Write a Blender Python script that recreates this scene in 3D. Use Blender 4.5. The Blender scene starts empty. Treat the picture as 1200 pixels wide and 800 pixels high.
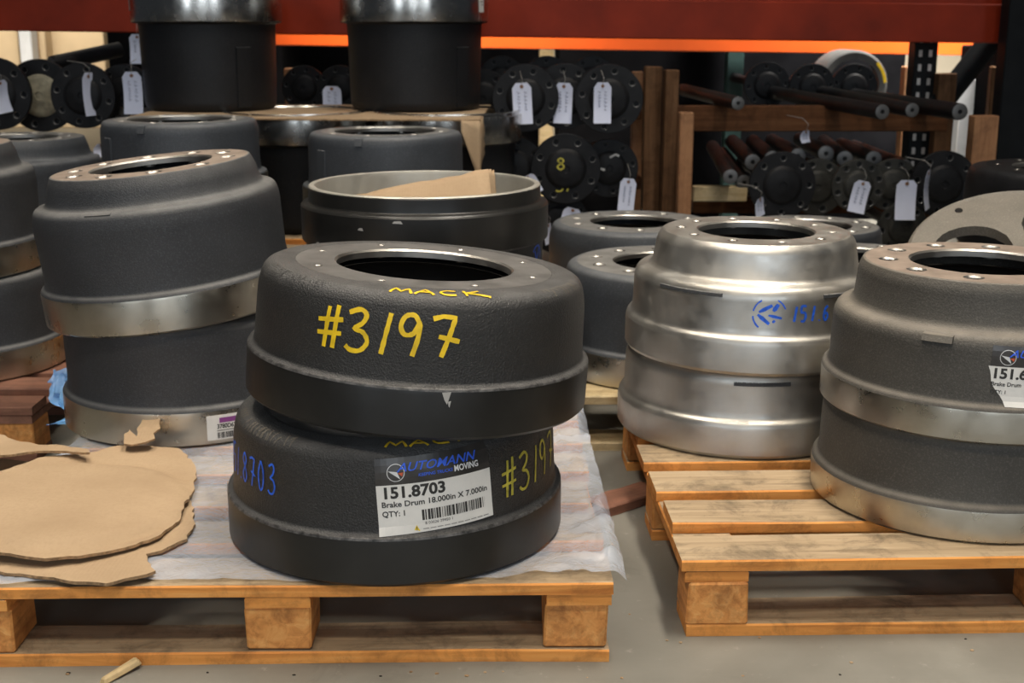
import bpy, bmesh, math, random
from math import sin, cos, pi, radians as R, atan2, sqrt
from mathutils import Vector, Matrix, noise

random.seed(7)
scn = bpy.context.scene
col = scn.collection

# ------------------------------------------------------------------ camera
FPX, YH, CAMH = 1500.0, 30.0, 0.848
PITCH = math.atan((400 - YH) / FPX)
cam_d = bpy.data.cameras.new('camera')
cam = bpy.data.objects.new('camera', cam_d); col.objects.link(cam)
cam_d.sensor_width = 36.0
cam_d.lens = 36.0 * FPX / 1200.0
cam_d.clip_start = 0.05
cam.location = (0, 0, CAMH)
cam.rotation_euler = (pi / 2 - PITCH, 0, 0)
scn.camera = cam
cam_d.dof.use_dof = True
cam_d.dof.focus_distance = 1.75
cam_d.dof.aperture_fstop = 9.0

def at(px, py, z=None, y=None):
    """world point seen at a photo pixel, at a given height or distance"""
    c, s = cos(PITCH), sin(PITCH)
    u, v = (px - 600) / FPX, (py - 400) / FPX
    d = Vector((u, c - v * s, -s - v * c))
    t = (z - CAMH) / d.z if z is not None else y / d.y
    return Vector((0, 0, CAMH)) + d * t

# ------------------------------------------------------------------ world, lamps, exposure
w = bpy.data.worlds.new('warehouse_air'); scn.world = w; w.use_nodes = True
bg = w.node_tree.nodes['Background']
bg.inputs[0].default_value = (0.75, 0.85, 1.0, 1)
bg.inputs[1].default_value = 0.032

def area(name, loc, target, sx, sy, power, color, spread=130):
    l = bpy.data.lights.new(name, 'AREA'); l.shape = 'RECTANGLE'
    l.size, l.size_y, l.energy, l.color = sx, sy, power, color
    l.spread = R(spread)
    o = bpy.data.objects.new(name, l); col.objects.link(o)
    o.location = loc
    o.rotation_euler = (Vector(target) - Vector(loc)).to_track_quat('-Z', 'Y').to_euler()
    return o

WARM = (1.0, 0.90, 0.76)
COOL = (0.82, 0.91, 1.0)
# unseen strip lamps over the aisle, the last an added front fill
area('unseen_strip_lamp', (1.0, 1.9, 4.6), (0.35, 1.9, 0), 2.4, 0.35, 38, WARM, 80)
area('unseen_strip_lamp', (-1.3, 1.9, 4.6), (-0.7, 1.9, 0), 2.4, 0.35, 20, WARM, 80)
area('unseen_strip_lamp', (-0.2, -0.9, 4.6), (-0.1, 1.4, 0), 2.4, 0.4, 15, WARM, 75)
# unseen daylight doors behind the photographer, split narrow to stripe the rims
for dx in (-3.4, 0.2, 3.2):
    area('unseen_door_daylight', (dx, -5.0, 2.0), (dx * .2, 2.0, 0.3), 1.1, 3.0, 24, COOL, 120)
# unseen cool light overhead, between the drums and the racks
area('rear_overhead_light', (0.4, 3.4, 5.2), (0.0, 3.2, 0.0), 3.2, 0.8, 6, COOL, 90)
# lights added behind the racks for the side gaps and the orange beam
area('rack_gap_fill', (-2.3, 5.6, 2.6), (-2.4, 6.6, 0.8), 1.2, 0.4, 60, WARM)
area('rack_gap_fill', (2.1, 4.95, 2.6), (2.1, 6.0, 0.7), 0.9, 0.3, 110, (1, .95, .88), 90)
area('rack_gap_fill', (-0.30, 5.0, 2.6), (-0.30, 5.5, 0.76), 1.2, 0.2, 15, WARM, 34)

scn.view_settings.view_transform = 'Standard'
scn.view_settings.look = 'None'
scn.view_settings.exposure = 0.12
scn.view_settings.gamma = 1.0
scn.view_settings.use_curve_mapping = False

# ------------------------------------------------------------------ materials
def new_mat(name):
    m = bpy.data.materials.new(name); m.use_nodes = True
    nt = m.node_tree
    return m, nt, nt.nodes['Principled BSDF']

def N(nt, t, **kw):
    n = nt.nodes.new(t)
    for k, v in kw.items(): setattr(n, k, v)
    return n

def coords(nt, scale=(1, 1, 1), per_object=True):
    tc = N(nt, 'ShaderNodeTexCoord'); mp = N(nt, 'ShaderNodeMapping')
    mp.inputs['Scale'].default_value = scale
    nt.links.new(tc.outputs['Object'], mp.inputs['Vector'])
    if per_object:
        oi = N(nt, 'ShaderNodeObjectInfo')
        mul = N(nt, 'ShaderNodeMath', operation='MULTIPLY'); mul.inputs[1].default_value = 37.0
        nt.links.new(oi.outputs['Random'], mul.inputs[0])
        cb = N(nt, 'ShaderNodeCombineXYZ')
        for i in range(3): nt.links.new(mul.outputs[0], cb.inputs[i])
        nt.links.new(cb.outputs[0], mp.inputs['Location'])
    return mp.outputs['Vector']

def ramp(nt, fac, stops):
    r = N(nt, 'ShaderNodeValToRGB')
    el = r.color_ramp.elements
    while len(el) < len(stops): el.new(0.5)
    for e, (p, c) in zip(el, stops):
        e.position = p; e.color = (*c, 1)
    nt.links.new(fac, r.inputs[0])
    return r.outputs[0]

def nz(nt, vec, scale, detail=4, rough=0.55, dist=0.0):
    n = N(nt, 'ShaderNodeTexNoise')
    n.inputs['Scale'].default_value = scale; n.inputs['Detail'].default_value = detail
    n.inputs['Roughness'].default_value = rough; n.inputs['Distortion'].default_value = dist
    nt.links.new(vec, n.inputs['Vector'])
    return n.outputs['Fac']

def bump(nt, p, h, strength, dist=0.002):
    b = N(nt, 'ShaderNodeBump'); b.inputs['Strength'].default_value = strength
    b.inputs['Distance'].default_value = dist
    nt.links.new(h, b.inputs['Height']); nt.links.new(b.outputs[0], p.inputs['Normal'])

def mixc(nt, fac, a, b):
    m = N(nt, 'ShaderNodeMix', data_type='RGBA')
    nt.links.new(fac, m.inputs[0])
    for s, i in ((a, 6), (b, 7)):
        if isinstance(s, tuple): m.inputs[i].default_value = (*s, 1)
        else: nt.links.new(s, m.inputs[i])
    return m.outputs[2]

def simple(name, c, rough=0.6, metal=0.0, var=0.15, scale=20, bmp=0.0, bscale=200):
    m, nt, p = new_mat(name)
    v = coords(nt)
    f = nz(nt, v, scale)
    lo = tuple(x * (1 - var) for x in c); hi = tuple(min(1, x * (1 + var)) for x in c)
    nt.links.new(ramp(nt, f, [(0.3, lo), (0.7, hi)]), p.inputs['Base Color'])
    p.inputs['Roughness'].default_value = rough; p.inputs['Metallic'].default_value = metal
    if bmp: bump(nt, p, nz(nt, v, bscale, 3), bmp)
    return m

def cast(name, c, dust, rough=0.5, bmp=0.35, scale=420, dustamt=0.5, spec=0.5):
    """painted cast iron with a grainy skin; loose dust lies on what faces up"""
    m, nt, p = new_mat(name)
    v = coords(nt)
    f = nz(nt, v, 9, 5)
    base = ramp(nt, f, [(0.35, tuple(x * .82 for x in c)), (0.7, tuple(x * 1.15 for x in c))])
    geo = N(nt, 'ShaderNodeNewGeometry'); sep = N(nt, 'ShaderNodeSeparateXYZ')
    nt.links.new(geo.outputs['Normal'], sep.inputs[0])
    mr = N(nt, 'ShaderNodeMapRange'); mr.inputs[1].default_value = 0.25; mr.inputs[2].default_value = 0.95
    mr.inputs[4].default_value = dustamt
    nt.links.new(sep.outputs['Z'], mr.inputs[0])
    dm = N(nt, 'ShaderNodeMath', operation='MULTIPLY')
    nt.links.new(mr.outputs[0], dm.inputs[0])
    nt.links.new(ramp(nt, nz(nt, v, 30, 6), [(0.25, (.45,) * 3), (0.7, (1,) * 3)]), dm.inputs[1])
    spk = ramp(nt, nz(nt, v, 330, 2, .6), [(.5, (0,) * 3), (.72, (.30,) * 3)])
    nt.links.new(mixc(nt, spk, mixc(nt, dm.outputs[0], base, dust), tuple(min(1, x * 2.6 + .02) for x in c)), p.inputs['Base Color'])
    p.inputs['Roughness'].default_value = rough
    p.inputs['Specular IOR Level'].default_value = spec
    bump(nt, p, nz(nt, v, scale * .9, 3, .6), bmp, 0.0022)
    return m

def machined(name, c, rough=0.33, stain=0.3, stain_c=(.25, .2, .14), lathe=True, metal=1.0):
    """turned bare metal: fine lathe lines round the axis, oily brown stains"""
    m, nt, p = new_mat(name)
    v = coords(nt)
    tc = N(nt, 'ShaderNodeTexCoord'); mp = N(nt, 'ShaderNodeMapping')
    mp.inputs['Scale'].default_value = (2, 2, 900)
    nt.links.new(tc.outputs['Object'], mp.inputs['Vector'])
    lines = nz(nt, mp.outputs[0], 1.0, 3)
    f = nz(nt, v, 11, 6, .62, .4)
    k = ramp(nt, f, [(0.42, (0,) * 3), (0.78, (stain,) * 3)])
    nt.links.new(mixc(nt, k, c, stain_c), p.inputs['Base Color'])
    p.inputs['Metallic'].default_value = metal
    rr = ramp(nt, nz(nt, v, 25, 4), [(0.3, (rough * .8,) * 3), (0.75, (rough * 1.45,) * 3)])
    nt.links.new(rr, p.inputs['Roughness'])
    if lathe: bump(nt, p, lines, 0.12, 0.0006)
    return m

def wood(name, c1, c2, c3, rough=0.75, axis=0, bmp=.35, stain=.55):
    m, nt, p = new_mat(name)
    sc = [26, 26, 26]; sc[axis] = 1.6
    v = coords(nt, tuple(sc))
    g = nz(nt, v, 2.2, 6, .6, .9)
    grain = ramp(nt, g, [(0.25, c2), (0.5, c1), (0.78, c3)])
    v2 = coords(nt, (1, 1, 1))
    st = ramp(nt, nz(nt, v2, 14, 7, .72, .4), [(0.47, (0,) * 3), (0.72, (stain,) * 3)])
    nt.links.new(mixc(nt, st, grain, tuple(x * .3 for x in c2)), p.inputs['Base Color'])
    p.inputs['Roughness'].default_value = rough
    bump(nt, p, g, bmp, 0.002)
    return m

M = {}
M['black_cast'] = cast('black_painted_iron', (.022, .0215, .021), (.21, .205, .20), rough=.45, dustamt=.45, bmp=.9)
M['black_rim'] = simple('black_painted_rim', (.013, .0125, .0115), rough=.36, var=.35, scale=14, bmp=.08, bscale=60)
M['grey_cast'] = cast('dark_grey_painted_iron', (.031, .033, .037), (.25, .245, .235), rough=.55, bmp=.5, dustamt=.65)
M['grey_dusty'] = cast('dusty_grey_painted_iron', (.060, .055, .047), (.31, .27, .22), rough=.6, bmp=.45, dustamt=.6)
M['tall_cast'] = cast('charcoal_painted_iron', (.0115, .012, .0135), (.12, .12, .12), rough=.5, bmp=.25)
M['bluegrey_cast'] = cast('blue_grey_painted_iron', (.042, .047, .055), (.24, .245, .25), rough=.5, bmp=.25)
M['worn_edge'] = simple('worn_grey_edge', (.085, .082, .08), .5, .2, .75, 90, .6, 260)
M['machined'] = machined('turned_steel', (.57, .53, .45), .30, .35)
M['machined_bright'] = machined('bright_turned_steel', (.60, .58, .54), .22, .02)
M['bore'] = machined('bored_steel', (.62, .60, .55), .3, .25)
M['face_brown'] = simple('dusty_machined_face', (.26, .205, .165), .55, 0, .25, 25, .1, 120)
M['face_grey'] = simple('grey_machined_face', (.12, .115, .11), .5, 0, .3, 25, .1, 120)
M['dull_bore'] = machined('dull_bored_steel', (.46, .44, .39), .5, .3, metal=.6)
M['silver'] = machined('bare_steel_skin', (.53, .51, .47), .40, .30, (.30, .24, .17), metal=.9)
M['face_mid'] = simple('mid_grey_machined_face', (.19, .185, .175), .5, 0, .25, 25, .1, 120)
M['chamfer'] = machined('bright_chamfer', (.42, .40, .37), .42, .2, lathe=False)
M['shade_and_grit'] = simple('inside_shade_and_grit', (.018, .017, .016), .7)  # near-black paints the unlit drum insides and bolt holes; also dark grit
M['axle_black'] = simple('black_oiled_steel', (.010, .010, .011), .5, 0, .3, 30, .15)
M['axle_grey'] = simple('grey_oiled_steel', (.036, .035, .031), .5, .1, .3, 30, .15)
M['axle_cream'] = simple('cream_crusted_steel', (.30, .27, .19), .8, 0, .4, 40, .3)
M['rod_end'] = simple('sawn_steel_end', (.12, .12, .12), .45, .4, .2)
M['deck_top'] = wood('weathered_pallet_wood', (.38, .275, .165), (.22, .155, .09), (.50, .385, .25), stain=.9, bmp=.6)
M['deck_edge'] = wood('sawn_orange_wood', (.72, .29, .060), (.50, .17, .030), (.82, .41, .12), axis=0, bmp=.6, stain=.75)
M['block_wood'] = wood('pallet_block_wood', (.68, .29, .075), (.42, .15, .034), (.80, .42, .14), axis=1, bmp=.7, stain=.8)
M['pale_wood'] = wood('pale_pallet_wood', (.52, .40, .22), (.40, .28, .13), (.6, .48, .3))
M['red_wood'] = wood('reddish_wood', (.20, .085, .05), (.12, .05, .03), (.28, .13, .08))
M['post_wood'] = wood('brown_timber', (.135, .068, .032), (.075, .036, .016), (.19, .10, .05), axis=2)
M['post_orange'] = wood('orange_timber', (.36, .17, .075), (.25, .11, .045), (.42, .22, .10), axis=2)
M['bearer_wood'] = wood('dark_rack_timber', (.11, .045, .018), (.06, .024, .01), (.155, .07, .03), axis=0)
M['rack_red'] = simple('dark_red_rack_paint', (.28, .026, .006), .5, 0, .25, 6, .1, 40)
M['rack_orange'] = simple('orange_rack_paint', (.95, .13, .012), .45, 0, .08, 5)
M['rack_black'] = simple('black_rack_paint', (.012, .013, .014), .5)
M['rack_teal'] = simple('teal_rack_paint', (.025, .06, .055), .5)
M['tag_paper'] = simple('daylight_tag_paper', (.68, .72, .88), .8, 0, .04, 12)  # white paper with the bluish daylight mixed into its colour
M['paper'] = simple('white_label_paper', (.76, .74, .70), .6, 0, .07, 18)
M['ink'] = simple('black_print_ink', (.03, .028, .026), .6)
M['label_black'] = simple('glossy_black_label', (.040, .036, .033), .3, 0, .4, 30)
M['ink_grey'] = simple('faded_print_ink', (.3, .29, .27), .7)
M['ink_blue'] = simple('blue_print_ink', (.03, .12, .75), .5)
M['ink_purple'] = simple('purple_print_ink', (.22, .05, .22), .5)
M['ink_yellow'] = simple('yellow_print_ink', (.8, .58, .03), .5)
M['ink_red'] = simple('red_print_ink', (.6, .1, .03), .5)
M['white_ink'] = simple('white_print_ink', (.75, .75, .75), .5)
M['pen'] = simple('blue_black_pen_ink', (.06, .07, .16), .7)
M['yellow_paint'] = simple('yellow_paint_pen', (.86, .56, .012), .55, 0, .2, 60)
M['yellow_chalk'] = simple('yellow_green_paint_pen', (.48, .42, .05), .6, 0, .35, 90)
M['lime_paint'] = simple('lime_paint_pen', (.45, .5, .03), .6)
M['blue_paint'] = simple('blue_stencil_paint', (.02, .13, .78), .55, 0, .35, 120)
M['chip'] = simple('scraped_bare_metal', (.5, .48, .45), .5, .4)
M['wall'] = simple('cream_painted_block_wall', (.46, .40, .30), .85, 0, .12, 3, .2, 30)
M['box_card'] = simple('tan_box_card', (.52, .40, .25), .85, 0, .1, 5)
M['box_white'] = simple('white_wrapped_load', (.62, .64, .66), .5, 0, .15, 8, .3, 12)
M['dark_backdrop'] = simple('backdrop_black', (.006, .006, .007), .9, 0, .4, 6)  # for blocks added to keep the space behind the racks dark
M['dim_grey'] = simple('dim_grey_shell_paint', (.13, .13, .125), .6)
M['string'] = simple('tag_wire', (.35, .33, .3), .5, .3)
M['eyelet'] = simple('brown_eyelet', (.22, .1, .05), .7)

for _k, _v in (('axle_black', .2), ('axle_grey', .2), ('dark_backdrop', .02), ('rack_black', .08), ('shade_and_grit', .08), ('tall_cast', .28), ('rack_red', .2), ('post_wood', .15), ('bearer_wood', .15)):
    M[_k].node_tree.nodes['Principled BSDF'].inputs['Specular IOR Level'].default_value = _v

def cardboard():
    m, nt, p = new_mat('brown_corrugated_cardboard')
    v = coords(nt)
    f = nz(nt, v, 7, 5); g = nz(nt, v, 160, 2)
    c = ramp(nt, f, [(.3, (.37, .26, .16)), (.7, (.45, .325, .205))])
    nt.links.new(mixc(nt, ramp(nt, g, [(.45, (0,) * 3), (.8, (.35,) * 3)]), c, (.33, .225, .135)), p.inputs['Base Color'])
    p.inputs['Roughness'].default_value = .9
    p.inputs['Specular IOR Level'].default_value = .15
    v2 = coords(nt, (1, 1, 1), False)
    wv = N(nt, 'ShaderNodeTexWave'); wv.inputs['Scale'].default_value = 55; wv.inputs['Distortion'].default_value = .6
    nt.links.new(v2, wv.inputs['Vector'])
    bump(nt, p, wv.outputs['Fac'], .10, .0012)
    return m
M['card'] = cardboard()
M['card_edge'] = simple('torn_cardboard_edge', (.30, .19, .10), .95, 0, .45, 120, .5, 300)

def film(name, tint, alpha, rough=.22):
    m, nt, p = new_mat(name)
    v = coords(nt)
    p.inputs['Base Color'].default_value = (*tint, 1)
    p.inputs['Roughness'].default_value = rough
    p.inputs['Specular IOR Level'].default_value = .6
    nt.links.new(ramp(nt, nz(nt, v, 7, 6, .6, .5), [(.3, (alpha * .72,) * 3), (.75, (min(1, alpha * 1.3),) * 3)]), p.inputs['Alpha'])
    bump(nt, p, nz(nt, v, 34, 5, .6, 1.6), .6, .006)
    return m
M['film'] = film('clear_film_sky_tint', (.74, .80, .92), .37, .2)  # blue in the base colour paints the sky's reflection
M['blue_film'] = film('blue_plastic_film', (.22, .52, .95), .85)

def concrete():
    m, nt, p = new_mat('worn_concrete_floor')
    v = coords(nt, (1, 1, 1), False)
    a = nz(nt, v, 2.2, 8, .62, .3); b = nz(nt, v, 40, 6, .7)
    c = ramp(nt, a, [(.3, (.135, .128, .108)), (.55, (.20, .19, .163)), (.75, (.27, .26, .225))])
    s = ramp(nt, nz(nt, v, 6, 7, .7, .6), [(.58, (0,) * 3), (.75, (.6,) * 3)])
    c2 = mixc(nt, s, c, (.075, .068, .056))
    sp = ramp(nt, b, [(.62, (0,) * 3), (.78, (.55,) * 3)])
    nt.links.new(mixc(nt, sp, c2, (.44, .42, .37)), p.inputs['Base Color'])
    nt.links.new(ramp(nt, a, [(.3, (.42,) * 3), (.7, (.7,) * 3)]), p.inputs['Roughness'])
    bump(nt, p, b, .12, .002)
    return m
M['concrete'] = concrete()

# ------------------------------------------------------------------ helpers
def obj(name, mesh, mat=None, parent=None, loc=(0, 0, 0), rot=(0, 0, 0)):
    o = bpy.data.objects.new(name, mesh); col.objects.link(o)
    o.location = loc; o.rotation_euler = rot
    if mat is not None and len(mesh.materials) == 0:
        for k in ([mat] if isinstance(mat, str) else mat): mesh.materials.append(M[k])
    if parent: o.parent = parent
    return o

def thing(name, label, cat, loc=(0, 0, 0), rot=(0, 0, 0), group=None):
    o = bpy.data.objects.new(name, None); col.objects.link(o)
    o.empty_display_size = .05
    o.location = loc; o.rotation_euler = rot
    o['label'] = label; o['category'] = cat
    if group: o['group'] = group
    return o

def tag(o, label, cat, group=None):
    o['label'] = label; o['category'] = cat
    if group: o['group'] = group
    return o

def mesh_of(bm, name='m', smooth=35):
    bmesh.ops.recalc_face_normals(bm, faces=bm.faces)
    me = bpy.data.meshes.new(name); bm.to_mesh(me); bm.free()
    if smooth:
        for p in me.polygons: p.use_smooth = True
        me.set_sharp_from_angle(angle=R(smooth))
    return me

def pydata(verts, faces, name='m', smooth=None):
    me = bpy.data.meshes.new(name); me.from_pydata([tuple(v) for v in verts], [], faces); me.update()
    if smooth:
        for p in me.polygons: p.use_smooth = True
        me.set_sharp_from_angle(angle=R(smooth))
    return me

def rounded(pts, n=5):
    """polyline of (r, z[, radius]) with filleted corners"""
    out = []
    for i, p in enumerate(pts):
        rad = p[2] if len(p) > 2 else 0
        P = Vector((p[0], p[1]))
        if rad and 0 < i < len(pts) - 1:
            A = Vector(pts[i - 1][:2]) - P; B = Vector(pts[i + 1][:2]) - P
            t = min(rad, A.length * .49, B.length * .49)
            a, b = P + A.normalized() * t, P + B.normalized() * t
            for k in range(n + 1):
                u = k / n
                out.append(tuple(a * (1 - u) ** 2 + P * 2 * u * (1 - u) + b * u * u))
        else: out.append((P.x, P.y))
    return out

def lathe(prof, seg=96, close=False, smooth=30):
    bm = bmesh.new(); rings = []
    for (r, z) in prof:
        rings.append([bm.verts.new((r * cos(2 * pi * k / seg), r * sin(2 * pi * k / seg), z)) for k in range(seg)])
    idx = list(range(len(rings) - 1))
    for i in idx:
        for k in range(seg):
            bm.faces.new((rings[i][k], rings[i][(k + 1) % seg], rings[i + 1][(k + 1) % seg], rings[i + 1][k]))
    if close:
        for k in range(seg):
            bm.faces.new((rings[-1][k], rings[-1][(k + 1) % seg], rings[0][(k + 1) % seg], rings[0][k]))
    return mesh_of(bm, 'lathe', smooth)

def holed_ring(r0, r1, z, rb, n, rh, depth, k=6, m=3, pilot=0.03, phase=0.0):
    """flat machined ring with real bolt holes (slot 0 face, slot 1 chamfers and bores)"""
    bm = bmesh.new()
    for s in range(n):
        a0 = phase + 2 * pi * s / n; a1 = phase + 2 * pi * (s + 1) / n; am = (a0 + a1) / 2
        bd = []
        for i in range(k): bd.append((r0, a0 + (a1 - a0) * i / k))
        for i in range(m): bd.append((r0 + (r1 - r0) * i / m, a1))
        for i in range(k): bd.append((r1, a1 + (a0 - a1) * i / k))
        for i in range(m): bd.append((r1 + (r0 - r1) * i / m, a0))
        cx, cy = rb * cos(am), rb * sin(am)
        B = [bm.verts.new((r * cos(a), r * sin(a), z)) for r, a in bd]
        ang = [atan2(v.co.y - cy, v.co.x - cx) for v in B]
        def ring(rad, zz): return [bm.verts.new((cx + rad * cos(t), cy + rad * sin(t), zz)) for t in ang]
        H0, H1, H2 = ring(rh * 1.22, z), ring(rh, z - rh * .22), ring(rh, z - depth)
        L = len(B)
        for i in range(L):
            j = (i + 1) % L
            bm.faces.new((B[i], B[j], H0[j], H0[i])).material_index = 0
            bm.faces.new((H0[i], H0[j], H1[j], H1[i])).material_index = 1
            bm.faces.new((H1[i], H1[j], H2[j], H2[i])).material_index = 1
    bmesh.ops.remove_doubles(bm, verts=bm.verts, dist=1e-5)
    seg = n * k
    if pilot:
        prev = None
        for (r, zz) in ((r0, z), (r0 - .003, z - .003), (r0 - .003, z - pilot)):
            cur = [bm.verts.new((r * cos(phase + 2 * pi * q / seg), r * sin(phase + 2 * pi * q / seg), zz)) for q in range(seg)]
            if prev:
                for q in range(seg):
                    bm.faces.new((prev[q], prev[(q + 1) % seg], cur[(q + 1) % seg], cur[q])).material_index = 1
            prev = cur
        bmesh.ops.remove_doubles(bm, verts=bm.verts, dist=1e-5)
    me = bpy.data.meshes.new('holed_ring')
    bmesh.ops.recalc_face_normals(bm, faces=bm.faces)
    bm.to_mesh(me); bm.free()
    for p in me.polygons: p.use_smooth = True
    me.set_sharp_from_angle(angle=R(25))
    return me

def box_bm(bm, x0, x1, y0, y1, z0, z1, bev=.0, jit=0.0, top=None):
    v = [bm.verts.new((x + random.uniform(-jit, jit), y + random.uniform(-jit, jit), z + random.uniform(-jit, jit) * .4))
         for x in (x0, x1) for y in (y0, y1) for z in (z0, z1)]
    fs = [(0, 1, 3, 2), (4, 6, 7, 5), (0, 4, 5, 1), (2, 3, 7, 6), (0, 2, 6, 4), (1, 5, 7, 3)]
    out = [bm.faces.new([v[i] for i in f]) for f in fs]
    if top is not None: out[5].material_index = top
    return out

def box(name, x0, x1, y0, y1, z0, z1, mat, parent=None, bev=.002, jit=0.0, loc=(0, 0, 0), rot=(0, 0, 0), top=None):
    bm = bmesh.new(); box_bm(bm, x0, x1, y0, y1, z0, z1, 0, jit, top)
    if bev: bmesh.ops.bevel(bm, geom=bm.edges[:] , offset=bev, segments=1, affect='EDGES')
    return obj(name, mesh_of(bm, name, None), mat, parent, loc, rot)

def tube_mesh(pts, rad, seg=10, cap=True):
    bm = bmesh.new(); rings = []
    for i, p in enumerate(pts):
        p = Vector(p)
        d = (Vector(pts[min(i + 1, len(pts) - 1)]) - Vector(pts[max(i - 1, 0)])).normalized()
        q = d.to_track_quat('Z', 'Y')
        rr = rad[i] if isinstance(rad, (list, tuple)) else rad
        rings.append([bm.verts.new(p + q @ Vector((rr * cos(2 * pi * k / seg), rr * sin(2 * pi * k / seg), 0))) for k in range(seg)])
    for a, b in zip(rings, rings[1:]):
        for k in range(seg): bm.faces.new((a[k], a[(k + 1) % seg], b[(k + 1) % seg], b[k]))
    if cap: bm.faces.new(rings[0]); bm.faces.new(rings[-1])
    return mesh_of(bm, 'tube', 40)

# --- flat marks (text, strokes) mapped on a surface -------------------------------------------
_fc = {}
def text2d(s, size, bold=0.0, shear=0.0, squeeze=1.0):
    key = (s, bold, shear)
    if key not in _fc:
        c = bpy.data.curves.new('t', 'FONT'); c.body = s; c.size = 1.0; c.offset = bold; c.shear = shear
        c.resolution_u = 3
        o = bpy.data.objects.new('t', c)
        me = bpy.data.meshes.new_from_object(o)
        _fc[key] = ([(v.co.x, v.co.y) for v in me.vertices], [tuple(p.vertices) for p in me.polygons])
        bpy.data.objects.remove(o); bpy.data.curves.remove(c); bpy.data.meshes.remove(me)
    v, f = _fc[key]
    return [(x * size * squeeze, y * size) for x, y in v], f

def shift(m, dx, dy): return [(x + dx, y + dy) for x, y in m[0]], m[1]
def width(m): return max(x for x, y in m[0]) if m[0] else 0
def join2d(ms):
    V, Fc = [], []
    for v, f in ms:
        b = len(V); V += v; Fc += [tuple(i + b for i in q) for q in f]
    return V, Fc

def stroke2d(pts, wd, step=.004, jit=.12):
    P = [Vector(p) for p in pts]; Q = [P[0]]
    for a, b in zip(P, P[1:]):
        n = max(1, int((b - a).length / step))
        Q += [a.lerp(b, (i + 1) / n) for i in range(n)]
    V, Fc = [], []
    for i, q in enumerate(Q):
        d = (Q[min(i + 1, len(Q) - 1)] - Q[max(i - 1, 0)])
        d = d.normalized() if d.length else Vector((1, 0))
        nrm = Vector((-d.y, d.x)) * wd * .5 * random.uniform(1 - jit, 1 + jit)
        V += [tuple(q + nrm), tuple(q - nrm)]
        if i: b = 2 * i; Fc.append((b - 2, b - 1, b + 1, b))
    return V, Fc

def rect2d(x0, x1, y0, y1, nx=1, ny=1):
    V = [(x0 + (x1 - x0) * i / nx, y0 + (y1 - y0) * j / ny) for j in range(ny + 1) for i in range(nx + 1)]
    Fc = [(j * (nx + 1) + i, j * (nx + 1) + i + 1, (j + 1) * (nx + 1) + i + 1, (j + 1) * (nx + 1) + i) for j in range(ny) for i in range(nx)]
    return V, Fc

def arc2d(cx, cy, r, a0, a1, wd, n=14, sx=1.0):
    return stroke2d([(cx + sx * r * cos(R(a0 + (a1 - a0) * i / n)), cy + r * sin(R(a0 + (a1 - a0) * i / n))) for i in range(n + 1)], wd, 1)

def on_cyl(m, rad, phi, z, tilt=0.0, off=.0008, rz=None):
    """wrap a flat mark round a drum wall; phi is measured from the side facing -Y, to the right"""
    V = []
    ct, st = cos(R(tilt)), sin(R(tilt))
    for x, y in m[0]:
        u, v = x * ct - y * st, x * st + y * ct
        rr = (rz(z + v) if rz else rad) + off
        a = R(phi) + u / rad
        V.append((rr * sin(a), -rr * cos(a), z + v))
    return pydata(V, m[1], 'mark')

def on_top(m, zr, r, phi, off=.0008):
    V = []
    for x, y in m[0]:
        rr = r + y; a = R(phi) + x / r
        V.append((rr * sin(a), -rr * cos(a), zr(rr) + off))
    return pydata(V, m[1], 'mark')

DIG = {
    '#': [[(.28, 0), (.45, 1)], [(.62, 0), (.8, 1.05)], [(.02, .66), (1.0, .72)], [(0, .34), (.95, .38)]],
    '3': [[(.1, .92), (.5, 1.02), (.72, .9), (.6, .7), (.3, .55), (.62, .48), (.78, .26), (.55, .04), (.2, .02), (0, .12)]],
    '1': [[(.15, 0), (.45, 1.0)]],
    '9': [[(.72, .78), (.55, .98), (.25, .95), (.1, .72), (.22, .52), (.52, .55), (.72, .8), (.68, .45), (.5, 0)]],
    '7': [[(.05, .92), (.4, .98), (.8, .95), (.6, .5), (.35, 0)], [(.25, .5), (.95, .38)]],
    'M': [[(0, 0), (.2, .9), (.5, .2), (.85, .95), (1.0, 0)]],
    'A': [[(0, 0), (.5, 1), (.9, 0)], [(.2, .4), (.75, .38)]],
    'C': [[(.85, .85), (.4, .95), (.08, .55), (.25, .1), (.8, .08)]],
    'K': [[(.1, 1), (.15, 0)], [(.9, .95), (.15, .5), (1.3, -.15)]],
    '5': [[(.8, 1), (.2, 1), (.15, .6), (.6, .58), (.75, .3), (.5, .02), (.1, .05)]],
    '8': [[(.5, .55), (.15, .78), (.45, 1), (.75, .78), (.5, .55), (.1, .25), (.45, 0), (.8, .25), (.5, .55)]],
    '0': [[(.4, 1), (.1, .6), (.15, .2), (.4, 0), (.7, .25), (.72, .7), (.4, 1)]],
    '.': [[(.2, 0), (.25, .06)]],
    '6': [[(.7, .95), (.3, .75), (.1, .3), (.35, 0), (.7, .2), (.55, .48), (.15, .4)]],
}
def smooth_pts(pts, n=4):
    if len(pts) < 4: return pts
    P = [Vector(p) for p in pts]; out = []
    for i in range(len(P) - 1):
        p0, p1, p2, p3 = P[max(i - 1, 0)], P[i], P[i + 1], P[min(i + 2, len(P) - 1)]
        for k in range(n):
            t = k / n
            out.append(tuple(.5 * ((2 * p1) + (p2 - p0) * t + (2 * p0 - 5 * p1 + 4 * p2 - p3) * t * t + (3 * p1 - p0 - 3 * p2 + p3) * t ** 3)))
    out.append(tuple(P[-1])); return out

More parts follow.
